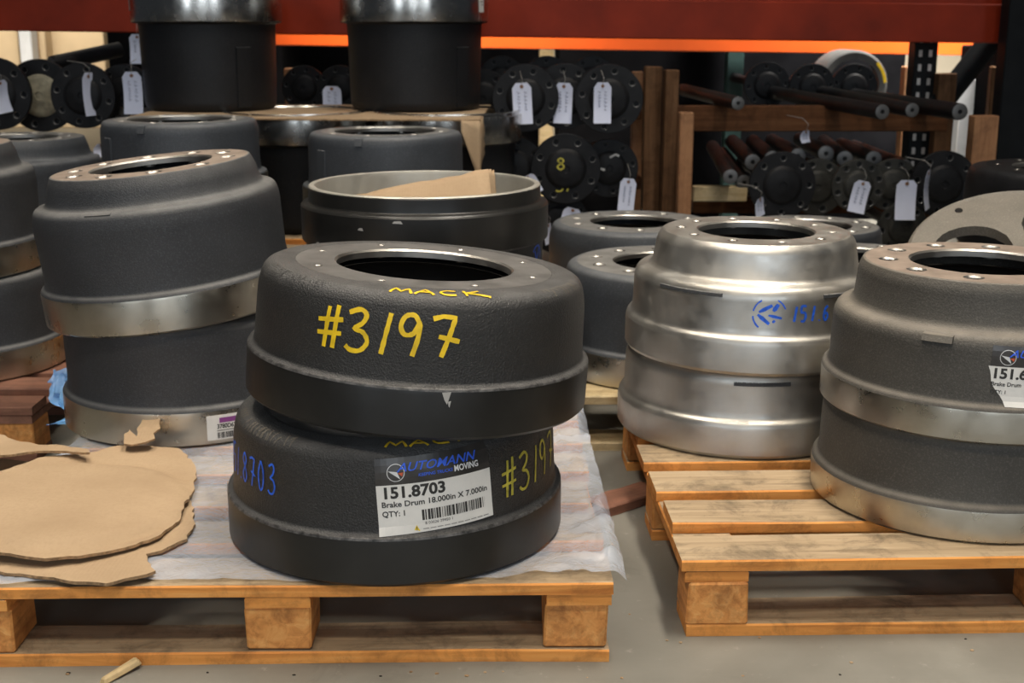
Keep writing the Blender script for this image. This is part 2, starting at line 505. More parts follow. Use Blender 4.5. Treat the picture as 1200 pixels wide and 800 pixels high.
def hand(s, h, wd, adv=.95, sq=.85, drop=0.0):
    ms = []; x = 0
    for i, ch in enumerate(s):
        for st in DIG[ch]:
            q = st if ch in '#MAK17' else smooth_pts(st)
            ms.append(stroke2d([(x + a * h * sq, b * h - i * drop) for a, b in q], wd))
        x += h * (adv if ch not in '.1' else adv * (.5 if ch == '.' else .62))
    return join2d(ms)

def scribble(wd, hgt, stroke, lines=2, seed=0):
    """illegible pen lines running down a tag"""
    rnd = random.Random(seed); ms = []
    for l in range(lines):
        x = (l + .5) / lines * wd; y = 0
        while y < hgt * rnd.uniform(.7, 1):
            a = rnd.uniform(.5, 1) * wd / lines * .55
            ms.append(stroke2d([(x - a * .5, -y), (x + a * .5, -y - a * .3), (x - a * .3, -y - a * .6)], stroke, 1))
            y += a * 1.15
    return join2d(ms)

# ------------------------------------------------------------------ the setting
def struct(o): o['kind'] = 'structure'; return o
fl = pydata([(-6, -6, 0), (7, -6, 0), (7, 8.2, 0), (-6, 8.2, 0)], [(0, 1, 2, 3)], 'floor')
struct(obj('floor', fl, 'concrete'))
wb = struct(box('wall_back', -6, 7, 8.0, 8.2, 0, 5.2, 'wall', None, 0))

# ------------------------------------------------------------------ pallets
def board(name, L, W, T, mats, parent, loc, rotz=0.0, seed=0, axis=0):
    """a sawn board, a little crooked, with its weathered top in slot 1"""
    rnd = random.Random(seed)
    bm = bmesh.new(); n = 5; rows = []
    for i in range(n + 1):
        t = i / n; x = L * t
        y0 = rnd.uniform(-.0025, .0025); y1 = W + rnd.uniform(-.0025, .0025)
        zt = T + rnd.uniform(-.0008, .0008); zb = rnd.uniform(-.0005, .0005)
        b = .0022
        cs = [(y0, zb), (y1, zb), (y1, zt - b), (y1 - b, zt), (y0 + b, zt), (y0, zt - b)]
        xj = rnd.uniform(-.003, .003) if i in (0, n) else 0
        rows.append([bm.verts.new((x + xj, a, c) if axis == 0 else (a, x + xj, c)) for a, c in cs])
    for a, b in zip(rows, rows[1:]):
        for k in range(6):
            f = bm.faces.new((a[k], a[(k + 1) % 6], b[(k + 1) % 6], b[k]))
            f.material_index = 1 if k == 3 else 0
    bm.faces.new(rows[0]); bm.faces.new(rows[-1])
    return obj(name, mesh_of(bm, name, None), mats, parent, loc, (0, 0, rotz))

def pallet(label, x, y, yaw, W, D, n_deck, seed, z=0.0, mats=('deck_edge', 'deck_top'), block='block_wood', deck_w=.094, first=0.0, bsz=(.088, .088), group='wooden pallets'):
    rnd = random.Random(seed)
    p = thing('wooden_pallet', label, 'pallet', (x, y, z), (0, 0, R(yaw)), group)
    xs = [0, (W - bsz[0]) / 2, W - bsz[0]]
    ys = [.004, (D - bsz[1]) / 2, D - bsz[1] - .004]
    for i, yy in enumerate((0, (D - .09) / 2, D - .09)):
        board('bottom_board', W, .09, .018, mats, p, (0, yy, 0), 0, seed + i)
    for i, xx in enumerate(xs):
        for j, yy in enumerate(ys):
            box('block', 0, bsz[0], 0, bsz[1], .0185, .0825, block, p, .003, .0025, (xx + rnd.uniform(-.004, .004), yy + rnd.uniform(-.003, .003), 0))
        board('stringer_board', D, bsz[0], .0165, mats, p, (xx, 0, .083), 0, seed + 20 + i, 1)
    step = (D - deck_w) / (n_deck - 1)
    for i in range(n_deck):
        board('deck_board', W + rnd.uniform(-.004, .01), deck_w + rnd.uniform(-.004, .006), .0165, mats, p, (rnd.uniform(-.006, .004), i * step, .1), R(rnd.uniform(-.25, .25)), seed + 40 + i)
    return p

pallet('wooden pallet in front under the cardboard sheets and plastic film', -.765, 1.585, 1.2, .90, 1.12, 8, 11)
pallet('bare-decked wooden pallet carrying the silver and the dusty grey drums', .247, 1.675, 1.8, 1.10, .795, 6, 37, deck_w=.098)
pallet('reddish wooden pallet beside the blue plastic, at the left edge', -2.03, 2.405, 1.0, 1.08, .74, 6, 52, mats=('red_wood', 'red_wood'), block='block_wood', deck_w=.085)
pallet('pale wooden pallet behind the gap between the front pallets', .05, 2.50, 0.0, 1.10, 1.05, 7, 73, mats=('pale_wood', 'pale_wood'), block='block_wood')
pallet('wooden pallet at the back left under the hindmost grey drums', -2.31, 3.25, 0, 1.08, .85, 7, 99)
pallet('lower of the two stacked pallets far behind the open drum', -1.195, 3.17, 0, 1.25, 1.25, 7, 91)
pallet('upper of the two stacked pallets far behind the open drum', -1.19, 3.175, .3, 1.25, 1.25, 7, 97, z=.1175)

DZ = .1175      # deck height
DZ2 = .235

# ------------------------------------------------------------------ brake drums
def interp(prof):
    pts = sorted(prof, key=lambda p: p[1])
    def rz(z):
        for a, b in zip(pts, pts[1:]):
            if a[1] <= z <= b[1] and b[1] > a[1]: return a[0] + (b[0] - a[0]) * (z - a[1]) / (b[1] - a[1])
        return pts[0][0] if z < pts[0][1] else pts[-1][0]
    return rz

KIND = {}
def kind(name, rim, body, inner, face):
    """rim, body: profiles (r, z, fillet) from the open end up; inner: bore; face: (r0, r1, z, bolt circle, n, hole r)"""
    rp, bp = rounded(rim), rounded(body)
    k = {'rim': lathe(rp), 'body': lathe(bp), 'inner': lathe(rounded(inner)), 'face': holed_ring(*face[:6], depth=.018, pilot=.012),
         'prof': bp, 'rz': interp(bp), 'face_def': face}
    pts = sorted(bp)
    def zr(r):
        best = max((p for p in bp), key=lambda p: p[1])
        up = [p for p in bp if p[1] > best[1] * .6]
        up.sort()
        for a, b in zip(up, up[1:]):
            if a[0] <= r <= b[0] and b[0] > a[0]: return a[1] + (b[1] - a[1]) * (r - a[0]) / (b[0] - a[0])
        return best[1]
    k['zr'] = zr
    KIND[name] = k

# wide, flat crowned, tall rim
kind('flat18', [(.2290, .004), (.2310, 0), (.2440, 0), (.2490, .005), (.2490, .062), (.2485, .066)],
     [(.2485, .066), (.2475, .0695, .002), (.2395, .073, .004), (.2380, .10), (.2360, .156, .03), (.2280, .187, .022), (.19, .1905, .004), (.185, .1895)],
     [(.2290, .004), (.2286, .006), (.2286, .14, .02), (.2, .17, .01), (.127, .17)],
     (.130, .185, .1895, .163, 8, .0055))
# stepped crown, 7 inch
kind('step7', [(.2096, .004), (.212, 0), (.228, 0), (.2330, .004), (.2330, .046), (.2325, .049)],
     [(.2325, .049), (.2305, .054, .004), (.2235, .058, .006), (.2215, .07), (.2195, .138, .02), (.2130, .152, .012), (.1950, .157, .008), (.1895, .166), (.1855, .210, .012), (.1795, .2235, .005), (.176, .2240)],
     [(.2096, .004), (.2096, .12, .02), (.165, .16, .01), (.162, .19, .01), (.108, .198)],
     (.111, .176, .2240, .1428, 10, .0125))
# stepped crown, bare silver
kind('silver7', [(.2096, .004), (.214, 0), (.229, .002), (.2330, .008), (.2330, .052), (.2320, .057)],
     [(.2320, .057), (.2300, .064, .006), (.2225, .070, .008), (.2205, .082), (.2190, .136, .016), (.2120, .150, .010), (.1920, .154, .007), (.1865, .161), (.1790, .206, .010), (.1690, .2175, .004), (.164, .2175)],
     [(.2096, .004), (.2096, .12, .02), (.160, .155, .01), (.15, .185, .01), (.1, .192)],
     (.108, .164, .2175, .136, 10, .008))
# stepped crown, deep body
kind('step8', [(.2096, .004), (.212, 0), (.228, 0), (.2330, .004), (.2330, .060), (.2325, .063)],
     [(.2325, .063), (.2305, .068, .004), (.2240, .072, .006), (.2220, .09), (.2245, .19, .03), (.2190, .213, .016), (.1975, .217, .010), (.1930, .228), (.1880, .250, .016), (.1800, .2675, .006), (.177, .2680)],
     [(.2096, .004), (.2096, .175, .02), (.17, .21, .01), (.165, .235, .01), (.108, .240)],
     (.112, .177, .2680, .1428, 10, .0125))
# no step, round shoulder, 7 inch
kind('flat16', [(.2096, .004), (.212, 0), (.228, 0), (.2330, .004), (.2330, .062), (.2325, .065)],
     [(.2325, .065), (.2305, .070, .004), (.2235, .074, .006), (.2215, .09), (.2225, .195, .03), (.2130, .228, .018), (.197, .2345, .004), (.193, .2340)],
     [(.2096, .004), (.2096, .16, .02), (.18, .20, .01), (.112, .206)],
     (.116, .193, .2340, .155, 10, .0115))
# shallow, no step
kind('shallow', [(.19, .004), (.192, 0), (.218, 0), (.2220, .004), (.2220, .045), (.2215, .048)],
     [(.2215, .048), (.2195, .052, .003), (.2065, .056, .005), (.2040, .08), (.2030, .168, .02), (.1960, .1865, .012), (.17, .188)],
     [(.19, .004), (.19, .14, .01), (.16, .165, .01), (.132, .168)],
     (.134, .170, .1880, .152, 8, .010))
# tall drum
kind('tall', [(.2096, -.006), (.212, -.010), (.224, -.010), (.226, -.008), (.226, 0), (.2330, .002, .002), (.2330, .078), (.2325, .080)],
     [(.2325, .080), (.2290, .083, .002), (.2120, .086, .004), (.2105, .12), (.2060, .330, .012), (.1960, .3495, .008), (.176, .350)],
     [(.2096, -.006), (.2040, .02), (.198, .06), (.194, .28, .02), (.16, .31, .01), (.108, .32)],
     (.111, .176, .3500, .1428, 10, .0125))
# open lip drum
kind('lip18', [(.2200, .003), (.2215, 0, .002), (.2310, 0, .003), (.2335, .004), (.2335, .030, .003), (.2455, .033, .004), (.2490, .038), (.2490, .100), (.2480, .104)],
     [(.2480, .104), (.2455, .107, .002), (.2400, .110, .003), (.2385, .13), (.2370, .195, .03), (.2280, .226, .022), (.19, .2295, .004), (.185, .2285)],
     [(.2200, .003), (.2190, .006), (.2190, .17, .02), (.19, .2, .01), (.127, .205)],
     (.130, .185, .2285, .163, 8, .0055))

def drum(kd, label, loc, tilt=(0, 0), flip=False, mats=('grey_cast', 'machined', 'face_brown', 'bore'), phase=0.0, group='brake drums'):
    k = KIND[kd]
    rx, ry = R(tilt[0]), R(tilt[1])
    t = thing('brake_drum', label, 'brake drum', loc, (pi if flip else 0, 0, 0) if flip else (rx, ry, 0), group)
    # materials sit on the objects, so that drums share their meshes
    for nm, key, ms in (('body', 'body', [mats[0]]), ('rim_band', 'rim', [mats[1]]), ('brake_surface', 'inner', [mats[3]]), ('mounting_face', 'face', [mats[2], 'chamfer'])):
        o = obj(nm, k[key], None, t, rot=(0, 0, phase if key == 'face' else 0))
        while len(o.data.materials) < len(ms): o.data.materials.append(None)
        for i, m in enumerate(ms):
            o.material_slots[i].link = 'OBJECT'; o.material_slots[i].material = M[m]
    if kd in ('flat18', 'lip18'):
        b0 = k['prof'][0]
        i = 0
        pr = [(r + .0004, z + .0003) for r, z in k['prof'][:9] if r > .2440]
        if 'worn' not in k: k['worn'] = lathe(pr); k['worn'].materials.append(M['worn_edge'])
        obj('worn_edge', k['worn'], None, t)
    return t

def mark(parent, kd, m2, phi, z, mat, tilt=0.0, off=.0009, name='paint_marking'):
    k = KIND[kd]
    r = k['rz'](z)
    return obj(name, on_cyl(m2, r, phi, z, tilt, off, k['rz']), mat, parent)

def casting_letters(parent, kd, phi0, phi1, r_or_z, h, mat, top=True, seed=3):
    """raised, worn-down cast characters along the shoulder"""
    rnd = random.Random(seed); ms = []; r = r_or_z if top else KIND[kd]['rz'](r_or_z)
    x = R(phi0) * r
    while x < R(phi1) * r:
        ww = h * rnd.uniform(.35, .6)
        for q in range(rnd.choice((2, 3))):
            a = (x + rnd.uniform(0, ww), rnd.choice((-h / 2, 0, h / 2))); b = (x + rnd.uniform(0, ww), rnd.choice((-h / 2, h / 2)))
            if a != b: ms.append(stroke2d([a, b], h * .16, h * .3))
        x += ww + h * .25
    m = join2d(ms); k = KIND[kd]
    me = on_top(m, k['zr'], r, 0, .0012) if top else on_cyl(m, r, 0, r_or_z, 0, .0012, k['rz'])
    return obj('cast_lettering', me, mat, parent)

def pad(parent, kd, phi, z0, z1, wd, mat, name='casting_pad', th=.004):
    k = KIND[kd]; bm = bmesh.new(); nx = 6; r = k['rz']((z0 + z1) / 2)
    rows = []
    for off in (-.002, th):
        g = []
        for j in (0, 1):
            zz = z0 + (z1 - z0) * j
            if off > 0: zz += .002 * (1 - 2 * j)
            for i in range(nx + 1):
                e = .0015 if off > 0 else 0
                a = R(phi) + (-.5 + i / nx) * (wd - 2 * e) / r
                rr = k['rz'](zz) + off
                g.append(bm.verts.new((rr * sin(a), -rr * cos(a), zz)))
        rows.append(g)
    n = nx + 1; b, tp = rows
    for i in range(nx):
        bm.faces.new((tp[i], tp[i + 1], tp[n + i + 1], tp[n + i]))
        bm.faces.new((b[i], b[i + 1], tp[i + 1], tp[i])); bm.faces.new((b[n + i], b[n + i + 1], tp[n + i + 1], tp[n + i]))
    bm.faces.new((b[0], tp[0], tp[n], b[n])); bm.faces.new((b[nx], tp[nx], tp[n + nx], b[n + nx]))
    return obj(name, mesh_of(bm, name, 30), mat, parent)

BLK = ('black_cast', 'black_rim', 'face_grey', 'shade_and_grit')
GRY = ('grey_cast', 'machined', 'face_brown', 'shade_and_grit')
DST = ('grey_dusty', 'machined', 'face_brown', 'shade_and_grit')
KBL = ('axle_black', 'axle_black', 'axle_black', 'shade_and_grit')
SLV = ('silver', 'silver', 'silver', 'shade_and_grit')
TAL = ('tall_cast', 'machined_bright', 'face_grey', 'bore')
BGR = ('bluegrey_cast', 'machined', 'face_mid', 'shade_and_grit')

# --- front stack
d_low = drum('flat18', 'black brake drum with a large printed white label, on the plastic film', (-.175, 1.826, DZ + .003), (0, 0), mats=BLK, phase=.2)
d_up = drum('flat18', 'black brake drum lettered #3197 in yellow, tilted on top of its twin', (-.141, 1.826, DZ + .003 + .203), (-1.0, 4.3), mats=BLK, phase=.1)

yel = hand('#3197', .054, .0062, adv=.80, sq=.72)
mark(d_up, 'flat18', yel, -31, .107, 'yellow_paint', tilt=1.0)
mk = hand('MACK', .017, .0036, adv=1.85, sq=1.6)
obj('paint_marking', on_top(([(x, .006 - y) for x, y in mk[0]], mk[1]), KIND['flat18']['zr'], .214, -8, .0012), 'yellow_paint', d_up)
obj('paint_marking', on_top(([(x, .006 - y) for x, y in mk[0]], mk[1]), KIND['flat18']['zr'], .214, 2, .0012), 'yellow_paint', d_low)
mark(d_low, 'flat18', hand('#3197', .052, .0042, adv=.66, sq=.55), 43, .098, 'yellow_chalk', tilt=3)
mark(d_low, 'flat18', hand('151.8703', .042, .0032, adv=.56, sq=.42), -74, .108, 'blue_paint', tilt=0)
casting_letters(d_low, 'flat18', -78, -32, .222, .015, 'grey_dusty', True, 4)
casting_letters(d_up, 'flat18', -72, -34, .222, .013, 'black_cast', True, 5)
casting_letters(d_up, 'flat18', 50, 78, .222, .013, 'grey_dusty', True, 9)
# chips of bare metal on the shoulder
for dd, ph, zz, ln in ((d_up, 12, .062, .012), (d_up, 13, .05, .004), (d_low, -80, .07, .01)):
    r = .2492
    obj('paint_chip', on_cyl(([(-ln * .5, .004), (ln * .5, .005), (ln * .12, -ln), (-ln * .2, -ln * .5)], [(0, 3, 2, 1)]), r, ph, zz, 0, .0006), 'chip', dd)

def barcode(wd, hgt, seed, n=34):
    rnd = random.Random(seed); ms = []; x = 0
    while x < wd:
        b = rnd.choice((.6, .6, 1.2, 1.8, 2.2)) * wd / n * .55
        ms.append(rect2d(x, min(x + b, wd), 0, hgt)); x += b + rnd.choice((.6, .8, 1.3)) * wd / n * .55
    return join2d(ms)

def big_label(parent, kd, phi, z, wd, hgt, tilt, number, lines, full=True, torn=False):
    """printed carton label: black header with a blue wordmark, number, text and barcode"""
    k = KIND[kd]; r = k['rz'](z)
    def put(m2, mat, off, name, par):
        return obj(name, on_cyl(m2, r, phi, z, tilt, off, k['rz']), mat, par)
    hx, hy = wd / 2, hgt / 2; split = hy - hgt * .34
    if torn:
        V = []; n = 10; ny = 8
        for j in range(ny + 1):
            v = j / ny; y = -hy + (split + hy) * v
            left = -hx + (.028 * (1 - v) ** 1.3) + .002 * sin(9 * v)
            for i in range(n + 1): V.append((left + (hx - left) * i / n, y))
        F_ = [(j * (n + 1) + i, j * (n + 1) + i + 1, (j + 1) * (n + 1) + i + 1, (j + 1) * (n + 1) + i) for j in range(ny) for i in range(n)]
        lab = put((V, F_), 'paper', .0010, 'printed_label', parent)
    else:
        lab = put(rect2d(-hx, hx, -hy, split, 20, 6), 'paper', .0010, 'printed_label', parent)
    put(rect2d(-hx + (.004 if torn else 0), hx, split, hy, 20, 4), 'label_black', .0010, 'label_header', lab)
    s = wd / .175
    # round badge with a pale wedge and a red tip
    bx, by = -hx + .030 * s, split + (hy - split) * .46
    ring = arc2d(bx, by, .0125 * s, 0, 360, .0010 * s, 24)
    wedge = ([(bx - .011 * s, by + .003 * s), (bx + .002 * s, by + .001 * s), (bx + .006 * s, by - .010 * s), (bx + .001 * s, by - .006 * s)], [(0, 3, 2, 1)])
    put(join2d([ring, wedge]), 'white_ink', .0016, 'badge', lab)
    put(([(bx + .003 * s, by - .001 * s), (bx + .011 * s, by), (bx + .009 * s, by - .006 * s)], [(0, 2, 1)]), 'ink_red', .0017, 'badge_tip', lab)
    t = text2d('AUTOMANN', .0175 * s, .012, .35, 1.0); f = (wd * .70) / max(width(t), 1e-6)
    word = ([(x * f, y) for x, y in t[0]], t[1])
    put(shift(word, bx + .002 * s, by + .001), 'ink_blue', .0019, 'wordmark', lab)
    if full:
        t = text2d('KEEPING TRUCKS', .0065 * s, .01, .2); put(shift(t, bx + .032 * s, by - .0085 * s), 'ink_blue', .0017, 'tagline', lab)
        x2 = bx + .032 * s + width(t) + .002 * s
        t = text2d('MOVING', .0125 * s, .025, 0, .8); put(shift(t, x2, by - .0100 * s), 'white_ink', .0017, 'tagline', lab)
    y = split - .0195 * s
    t = text2d(number, .0235 * s, .034, 0, 1.08); put(shift(t, -hx + .007 * s, y), 'ink', .0015, 'part_number', lab)
    for txt, sz, dy, gx in lines:
        t = text2d(txt, sz * s, .02)
        if len(txt) > 15:
            f = wd * .92 / width(t); t = ([(x * f, yy) for x, yy in t[0]], t[1])
        put(shift(t, -hx + gx * s, y - dy * s), 'ink', .0015, 'print', lab)
    if full:
        put(shift(barcode(wd * .56, hgt * .14, 5), -hx + wd * .36, -hy + hgt * .155), 'ink', .0015, 'barcode', lab)
        t = text2d('8 03626 29950 1', .0062 * s, .0); put(shift(t, -hx + wd * .38, -hy + hgt * .095), 'ink', .0015, 'print', lab)
        t = text2d('Made in China', .0042 * s); put(shift(t, -hx + .006 * s, -hy + hgt * .045), 'ink_grey', .0015, 'print', lab)
        tri = ([(-hx + wd * .28, -hy + .002), (-hx + wd * .335, -hy + .002), (-hx + wd * .3075, -hy + .0105)], [(0, 1, 2)])
        put(tri, 'ink_yellow', .0015, 'warning_triangle', lab)
        t = text2d('!', .008 * s, .02); put(shift(t, -hx + wd * .3025, -hy + .0033), 'ink', .0019, 'warning_triangle', lab)
        put(join2d([rect2d(-hx + wd * (.36 + .06 * i), -hx + wd * (.41 + .06 * i), -hy + .0035, -hy + .0047) for i in range(10)]), 'ink_grey', .0015, 'fine_print', lab)
    return lab

big_label(d_low, 'flat18', 18.5, .1275, .160, .104, 3.2, '151.8703',
          [('Brake Drum 18.000in X 7.000in', .0118, .0135, .006), ('QTY: 1', .0115, .0275, .006)])

# --- left stack
LX, LY = -.624, 2.388
l_low = drum('step8', 'dark grey drum with silver rim and small white sticker, under a tilted drum', (LX, LY, DZ + .003), mats=GRY)
l_up = drum('step8', 'dark grey stepped drum with silver rim, tilted to the left atop another', (LX - .016, LY - .01, DZ + .003 + .213), (1.5, -5.6), mats=GRY, phase=.3)
pad(l_up, 'step8', -12, .2105, .2165, .05, 'grey_cast', th=.003)
def small_label(parent, r, phi, z, wd, hgt, number, purple=True, tilt=0):
    def put(m2, mat, off, name, par): return obj(name, on_cyl(m2, r, phi, z, tilt, off), mat, par)
    lab = put(rect2d(-wd / 2, wd / 2, -hgt / 2, hgt / 2, 8, 2), 'paper', .0009, 'sticker', parent)
    if purple: put(rect2d(-wd * .22, wd * .22, hgt * .18, hgt * .38, 3, 1), 'ink_purple', .0014, 'logo_block', lab)
    t = text2d(number, hgt * .24, .03); f = wd * .5 / max(width(t), 1e-6)
    put(shift(([(x * f, y) for x, y in t[0]], t[1]), -wd * .28, -hgt * .04), 'ink', .0014, 'part_number', lab)
    put(rect2d(-wd * .28, wd * .1, -hgt * .15, -hgt * .1, 3, 1), 'ink_grey', .0014, 'fine_print', lab)
    put(shift(barcode(wd * .6, hgt * .24, 8, 26), -wd * .28, -hgt * .44), 'ink', .0014, 'barcode', lab)
    return lab
small_label(l_low, .2332, 30.5, .033, .080, .046, '3780D62B')

# --- far left stacks
f_low = drum('step8', 'lower dark drum on the reddish pallet at the left edge', (-1.235, 2.78, DZ), mats=GRY)
f_up = drum('step8', 'upper dark stepped drum on the reddish pallet, cut by the left edge', (-1.262, 2.77, DZ + .2145), (.5, -1.2), mats=GRY)
g_low = drum('step7', 'lower grey drum in the hindmost stack at the far left', (at(20, 157, y=3.67).x, 3.67, DZ), mats=BGR)
g_up = drum('step8', 'grey tapered drum at the back left behind the edge-cut stack', (at(20, 157, y=3.67).x, 3.67, DZ + .156), mats=BGR)

# --- open drum with cardboard, on a hidden drum
eX, eY = -.176, 2.585
e_low = drum('flat18', 'black drum supporting the open lipped drum behind the front stack', (eX, eY, DZ + .003), mats=BLK)
e_up = drum('lip18', 'black drum standing open side up with cardboard inside', (eX, eY, DZ + .003 + .1905 + .2285), flip=True, mats=('black_cast', 'black_rim', 'face_grey', 'dull_bore'))
obj('lip_edge', lathe([(.2198, .003), (.2205, .0004), (.2222, -.0007), (.2305, -.0007), (.2330, .0015)]), 'dull_bore', e_up)
# blue ring mark seen at its right edge (upside-down drum: local frame is flipped)
bl = join2d([arc2d(0, 0, .022, 0, 330, .004), stroke2d([(-.012, -.015), (0, .01), (.01, -.012)], .004)])
mark(e_up, 'lip18', bl, 180 - 70, .135, 'blue_paint')
for i, (ph, zz, ln) in enumerate(((-52, .098, .014), (-25, .060, .012), (-8, .044, .02), (-22, .100, .01), (4, .101, .012), (20, .101, .01), (-40, .1, .02))):
    obj('paint_chip', on_cyl(([(-ln * .5, .002), (ln * .5, .001), (ln * .3, -.003), (-ln * .3, -.0035)], [(0, 3, 2, 1)]), .249, 180 - ph, zz, 0, .0006), 'chip', e_up)

# --- drums behind on the double pallet
D1, D2 = at(210.5, 139, y=3.42), at(451.5, 153, y=3.42)
for (P, n1, n2) in ((D1, 'grey flat-topped drum standing before the left tall black drum', 'lower drum hidden under the left flat-topped drum'),
                    (D2, 'grey flat-topped drum standing before the right tall black drum', 'lower drum hidden under the right flat-topped drum')):
    zt = P.z
    dr = drum('shallow', n1, (P.x, P.y, zt - .188), mats=BGR, phase=.2)
    pad(dr, 'shallow', -14, .163, .1845, .022, 'bluegrey_cast')
    pad(dr, 'shallow', -48, .07, .15, .035, 'bluegrey_cast', th=.003)
    lo = drum('shallow', n2, (P.x, P.y, DZ2), mats=BGR)
    lo.scale.z = (zt - .188 - DZ2) / .188

# --- tall drums, open side up, on cardboard over others
TY = 4.16
zc = .590
def xt(px, y, py=100): return at(px, py, y=y).x
tl = drum('tall', 'tall black drum with bright rim up, left one on the cardboard', (xt(247, TY), TY, zc + .350), flip=True, mats=TAL)
tr = drum('tall', 'tall black drum with bright rim up, right one on the cardboard', (xt(487, TY), TY, zc + .350), flip=True, mats=TAL)
for dd, ph in ((tl, 42), (tr, 48)):
    pad(dd, 'tall', 180 - ph, .155, .338, .05, 'tall_cast', th=.007)
for px, ty, lb in ((215, 4.35, 'tall drum under the cardboard, behind the left flat-topped drum'), (346, 4.02, 'tall drum with bright rim glimpsed under the cardboard between flat-topped drums'), (523, 4.02, 'tall drum under the cardboard, behind the right flat-topped drum')):
    drum('tall', lb, (xt(px, ty), ty, DZ2 + .350), flip=True, mats=TAL)
def flipped_sticker(dd, phi, z, wd, hgt):
    # built for an upside-down drum: mirrored twice so that it reads upright
    lab = obj('sticker', on_cyl(rect2d(-wd / 2, wd / 2, -hgt / 2, hgt / 2, 4, 2), .2332, 180 - phi, z, 0, .0009), 'paper', dd)
    obj('print', on_cyl(join2d([rect2d(-wd * .3, wd * .2, -hgt * .34, -hgt * .24), rect2d(-wd * .3, wd * .25, -hgt * .12, -hgt * .04), rect2d(-wd * .3, wd * .1, hgt * .06, hgt * .12)]), .2332, 180 - phi, z, 0, .0014), 'ink_grey', lab)
flipped_sticker(tr, 66, .025, .035, .055)
flipped_sticker(tl, -72, .02, .035, .055)

# --- middle right behind
m_near = drum('flat16', 'grey drum with pale rim on the pale pallet, left of the silver stack', (.335, 2.748, DZ), mats=BGR)
m_back = drum('flat16', 'grey drum behind the pale-rimmed drum, below the hanging tag', (xt(743, 3.33, 262), 3.33, DZ), mats=BGR)
h_back = drum('step7', 'grey drum peeking out behind the right of the silver stack', (xt(948, 3.33, 262), 3.33, DZ), mats=BGR)
h_mid = drum('step7', 'grey drum mostly hidden between the silver and dusty stacks', (.79, 2.87, DZ), mats=BGR)

# --- silver stack
s_low = drum('silver7', 'bare silver drum at the bottom of its stack', (.434, 2.332, DZ), mats=SLV)
s_up = drum('silver7', 'bare silver drum with blue stencilled leaf mark, upper of two', (.445, 2.328, DZ + .150), (.3, .6), mats=SLV, phase=.15)
leaf = []
def blade(x0, y0, x1, y1, wd):
    d = Vector((x1 - x0, y1 - y0)); n = Vector((-d.y, d.x)).normalized() * wd / 2
    a, b = Vector((x0, y0)), Vector((x1, y1))
    return ([tuple(a + n * .5), tuple(a.lerp(b, .35) + n), tuple(b + n * .7), tuple(b - n * .7), tuple(a.lerp(b, .35) - n), tuple(a - n * .5)], [(0, 5, 4, 3, 2, 1)])
leaf += [blade(-.018, .004, .004, .016, .007), blade(.006, .006, .014, .018, .008), blade(-.020, 0, .000, -.016, .007), blade(-.002, -.001, .021, -.006, .0055), blade(.006, -.010, .009, -.013, .006)]
leaf += [arc2d(0, 0, .028, 120, 168, .0026, 6), arc2d(0, 0, .028, 20, 62, .0026, 6), arc2d(0, 0, .028, 186, 232, .003, 6)]
mark(s_up, 'silver7', join2d(leaf), -3, .108, 'blue_paint')
mark(s_up, 'silver7', hand('151.6', .026, .0042, adv=.78, sq=.5), 7.5, .096, 'blue_paint')
for dd, ph, wd in ((s_up, -41, .13), (s_up, 35, .10), (s_low, -1, .10)):
    zz = .136 if dd is s_up else .132
    pp = pad(dd, 'silver7', ph, zz - .004, zz + .005, wd, 'grey_cast', 'cast_part_number', .0022)
    casting_letters(dd, 'silver7', ph - wd / .218 * 28, ph + wd / .218 * 28, zz, .008, 'silver', False, int(50 + ph)).location = (0, 0, 0)

# --- right stack
r_low = drum('step7', 'dusty grey drum on the bare pallet at right, lower of two', (.722, 1.960, DZ), mats=DST)
r_up = drum('step7', 'dusty grey drum with a torn white label, upper of two at right', (.729, 1.958, DZ + .152), (.3, .3), mats=DST, phase=.2)
pad(r_up, 'step7', -34, .139, .152, .045, 'grey_dusty', th=.006)
big_label(r_up, 'step7', 4.0, .0985, .150, .086, -1.5, '151.65', [('Brake Drum', .0095, .013, .008), ('QTY: 1', .0085, .026, .008)], full=False, torn=True)

# --- black drum far right, on a support drum
kb = at(1252, 195, y=3.15)
drum('flat18', 'black round-shouldered drum at the right edge behind the grey disc', (kb.x, kb.y, kb.z - .19), mats=KBL)
drum('flat18', 'lower black drum hidden behind the grey disc at right', (kb.x, kb.y, kb.z - .38), mats=KBL)

# --- grey disc with windows, leaning at the right edge
def disc_with_windows():
    bm = bmesh.new(); n = 3; k = 14; m = 5; r0, r1, rb, rh = .024, .232, .112, .078
    for s in range(n):
        a0, a1 = R(96) + 2 * pi * s / n, R(96) + 2 * pi * (s + 1) / n; am = (a0 + a1) / 2
        bd = [(r0, a0 + (a1 - a0) * i / k) for i in range(k)] + [(r0 + (r1 - r0) * i / m, a1) for i in range(m)] + \
             [(r1, a1 + (a0 - a1) * i / k) for i in range(k)] + [(r1 + (r0 - r1) * i / m, a0) for i in range(m)]
        cx, cy = rb * cos(am), rb * sin(am)
        zf = lambda r: .012 * (1 - (r / r1) ** 2)
        B = [bm.verts.new((r * cos(a), r * sin(a), zf(r))) for r, a in bd]
        an = [atan2(v.co.y - cy, v.co.x - cx) for v in B]
        def ring(rad, dz):
            out = []
            for t in an:
                x, y = cx + rad * cos(t), cy + rad * sin(t)
                out.append(bm.verts.new((x, y, zf(min(r1, sqrt(x * x + y * y))) - dz)))
            return out
        A, C = ring(rh, 0), ring(rh * .97, .022)
        L = len(B)
        for i in range(L):
            j = (i + 1) % L
            bm.faces.new((B[i], B[j], A[j], A[i])); bm.faces.new((A[i], A[j], C[j], C[i]))
    bmesh.ops.remove_doubles(bm, verts=bm.verts, dist=1e-5)
    return mesh_of(bm, 'disc', 35)
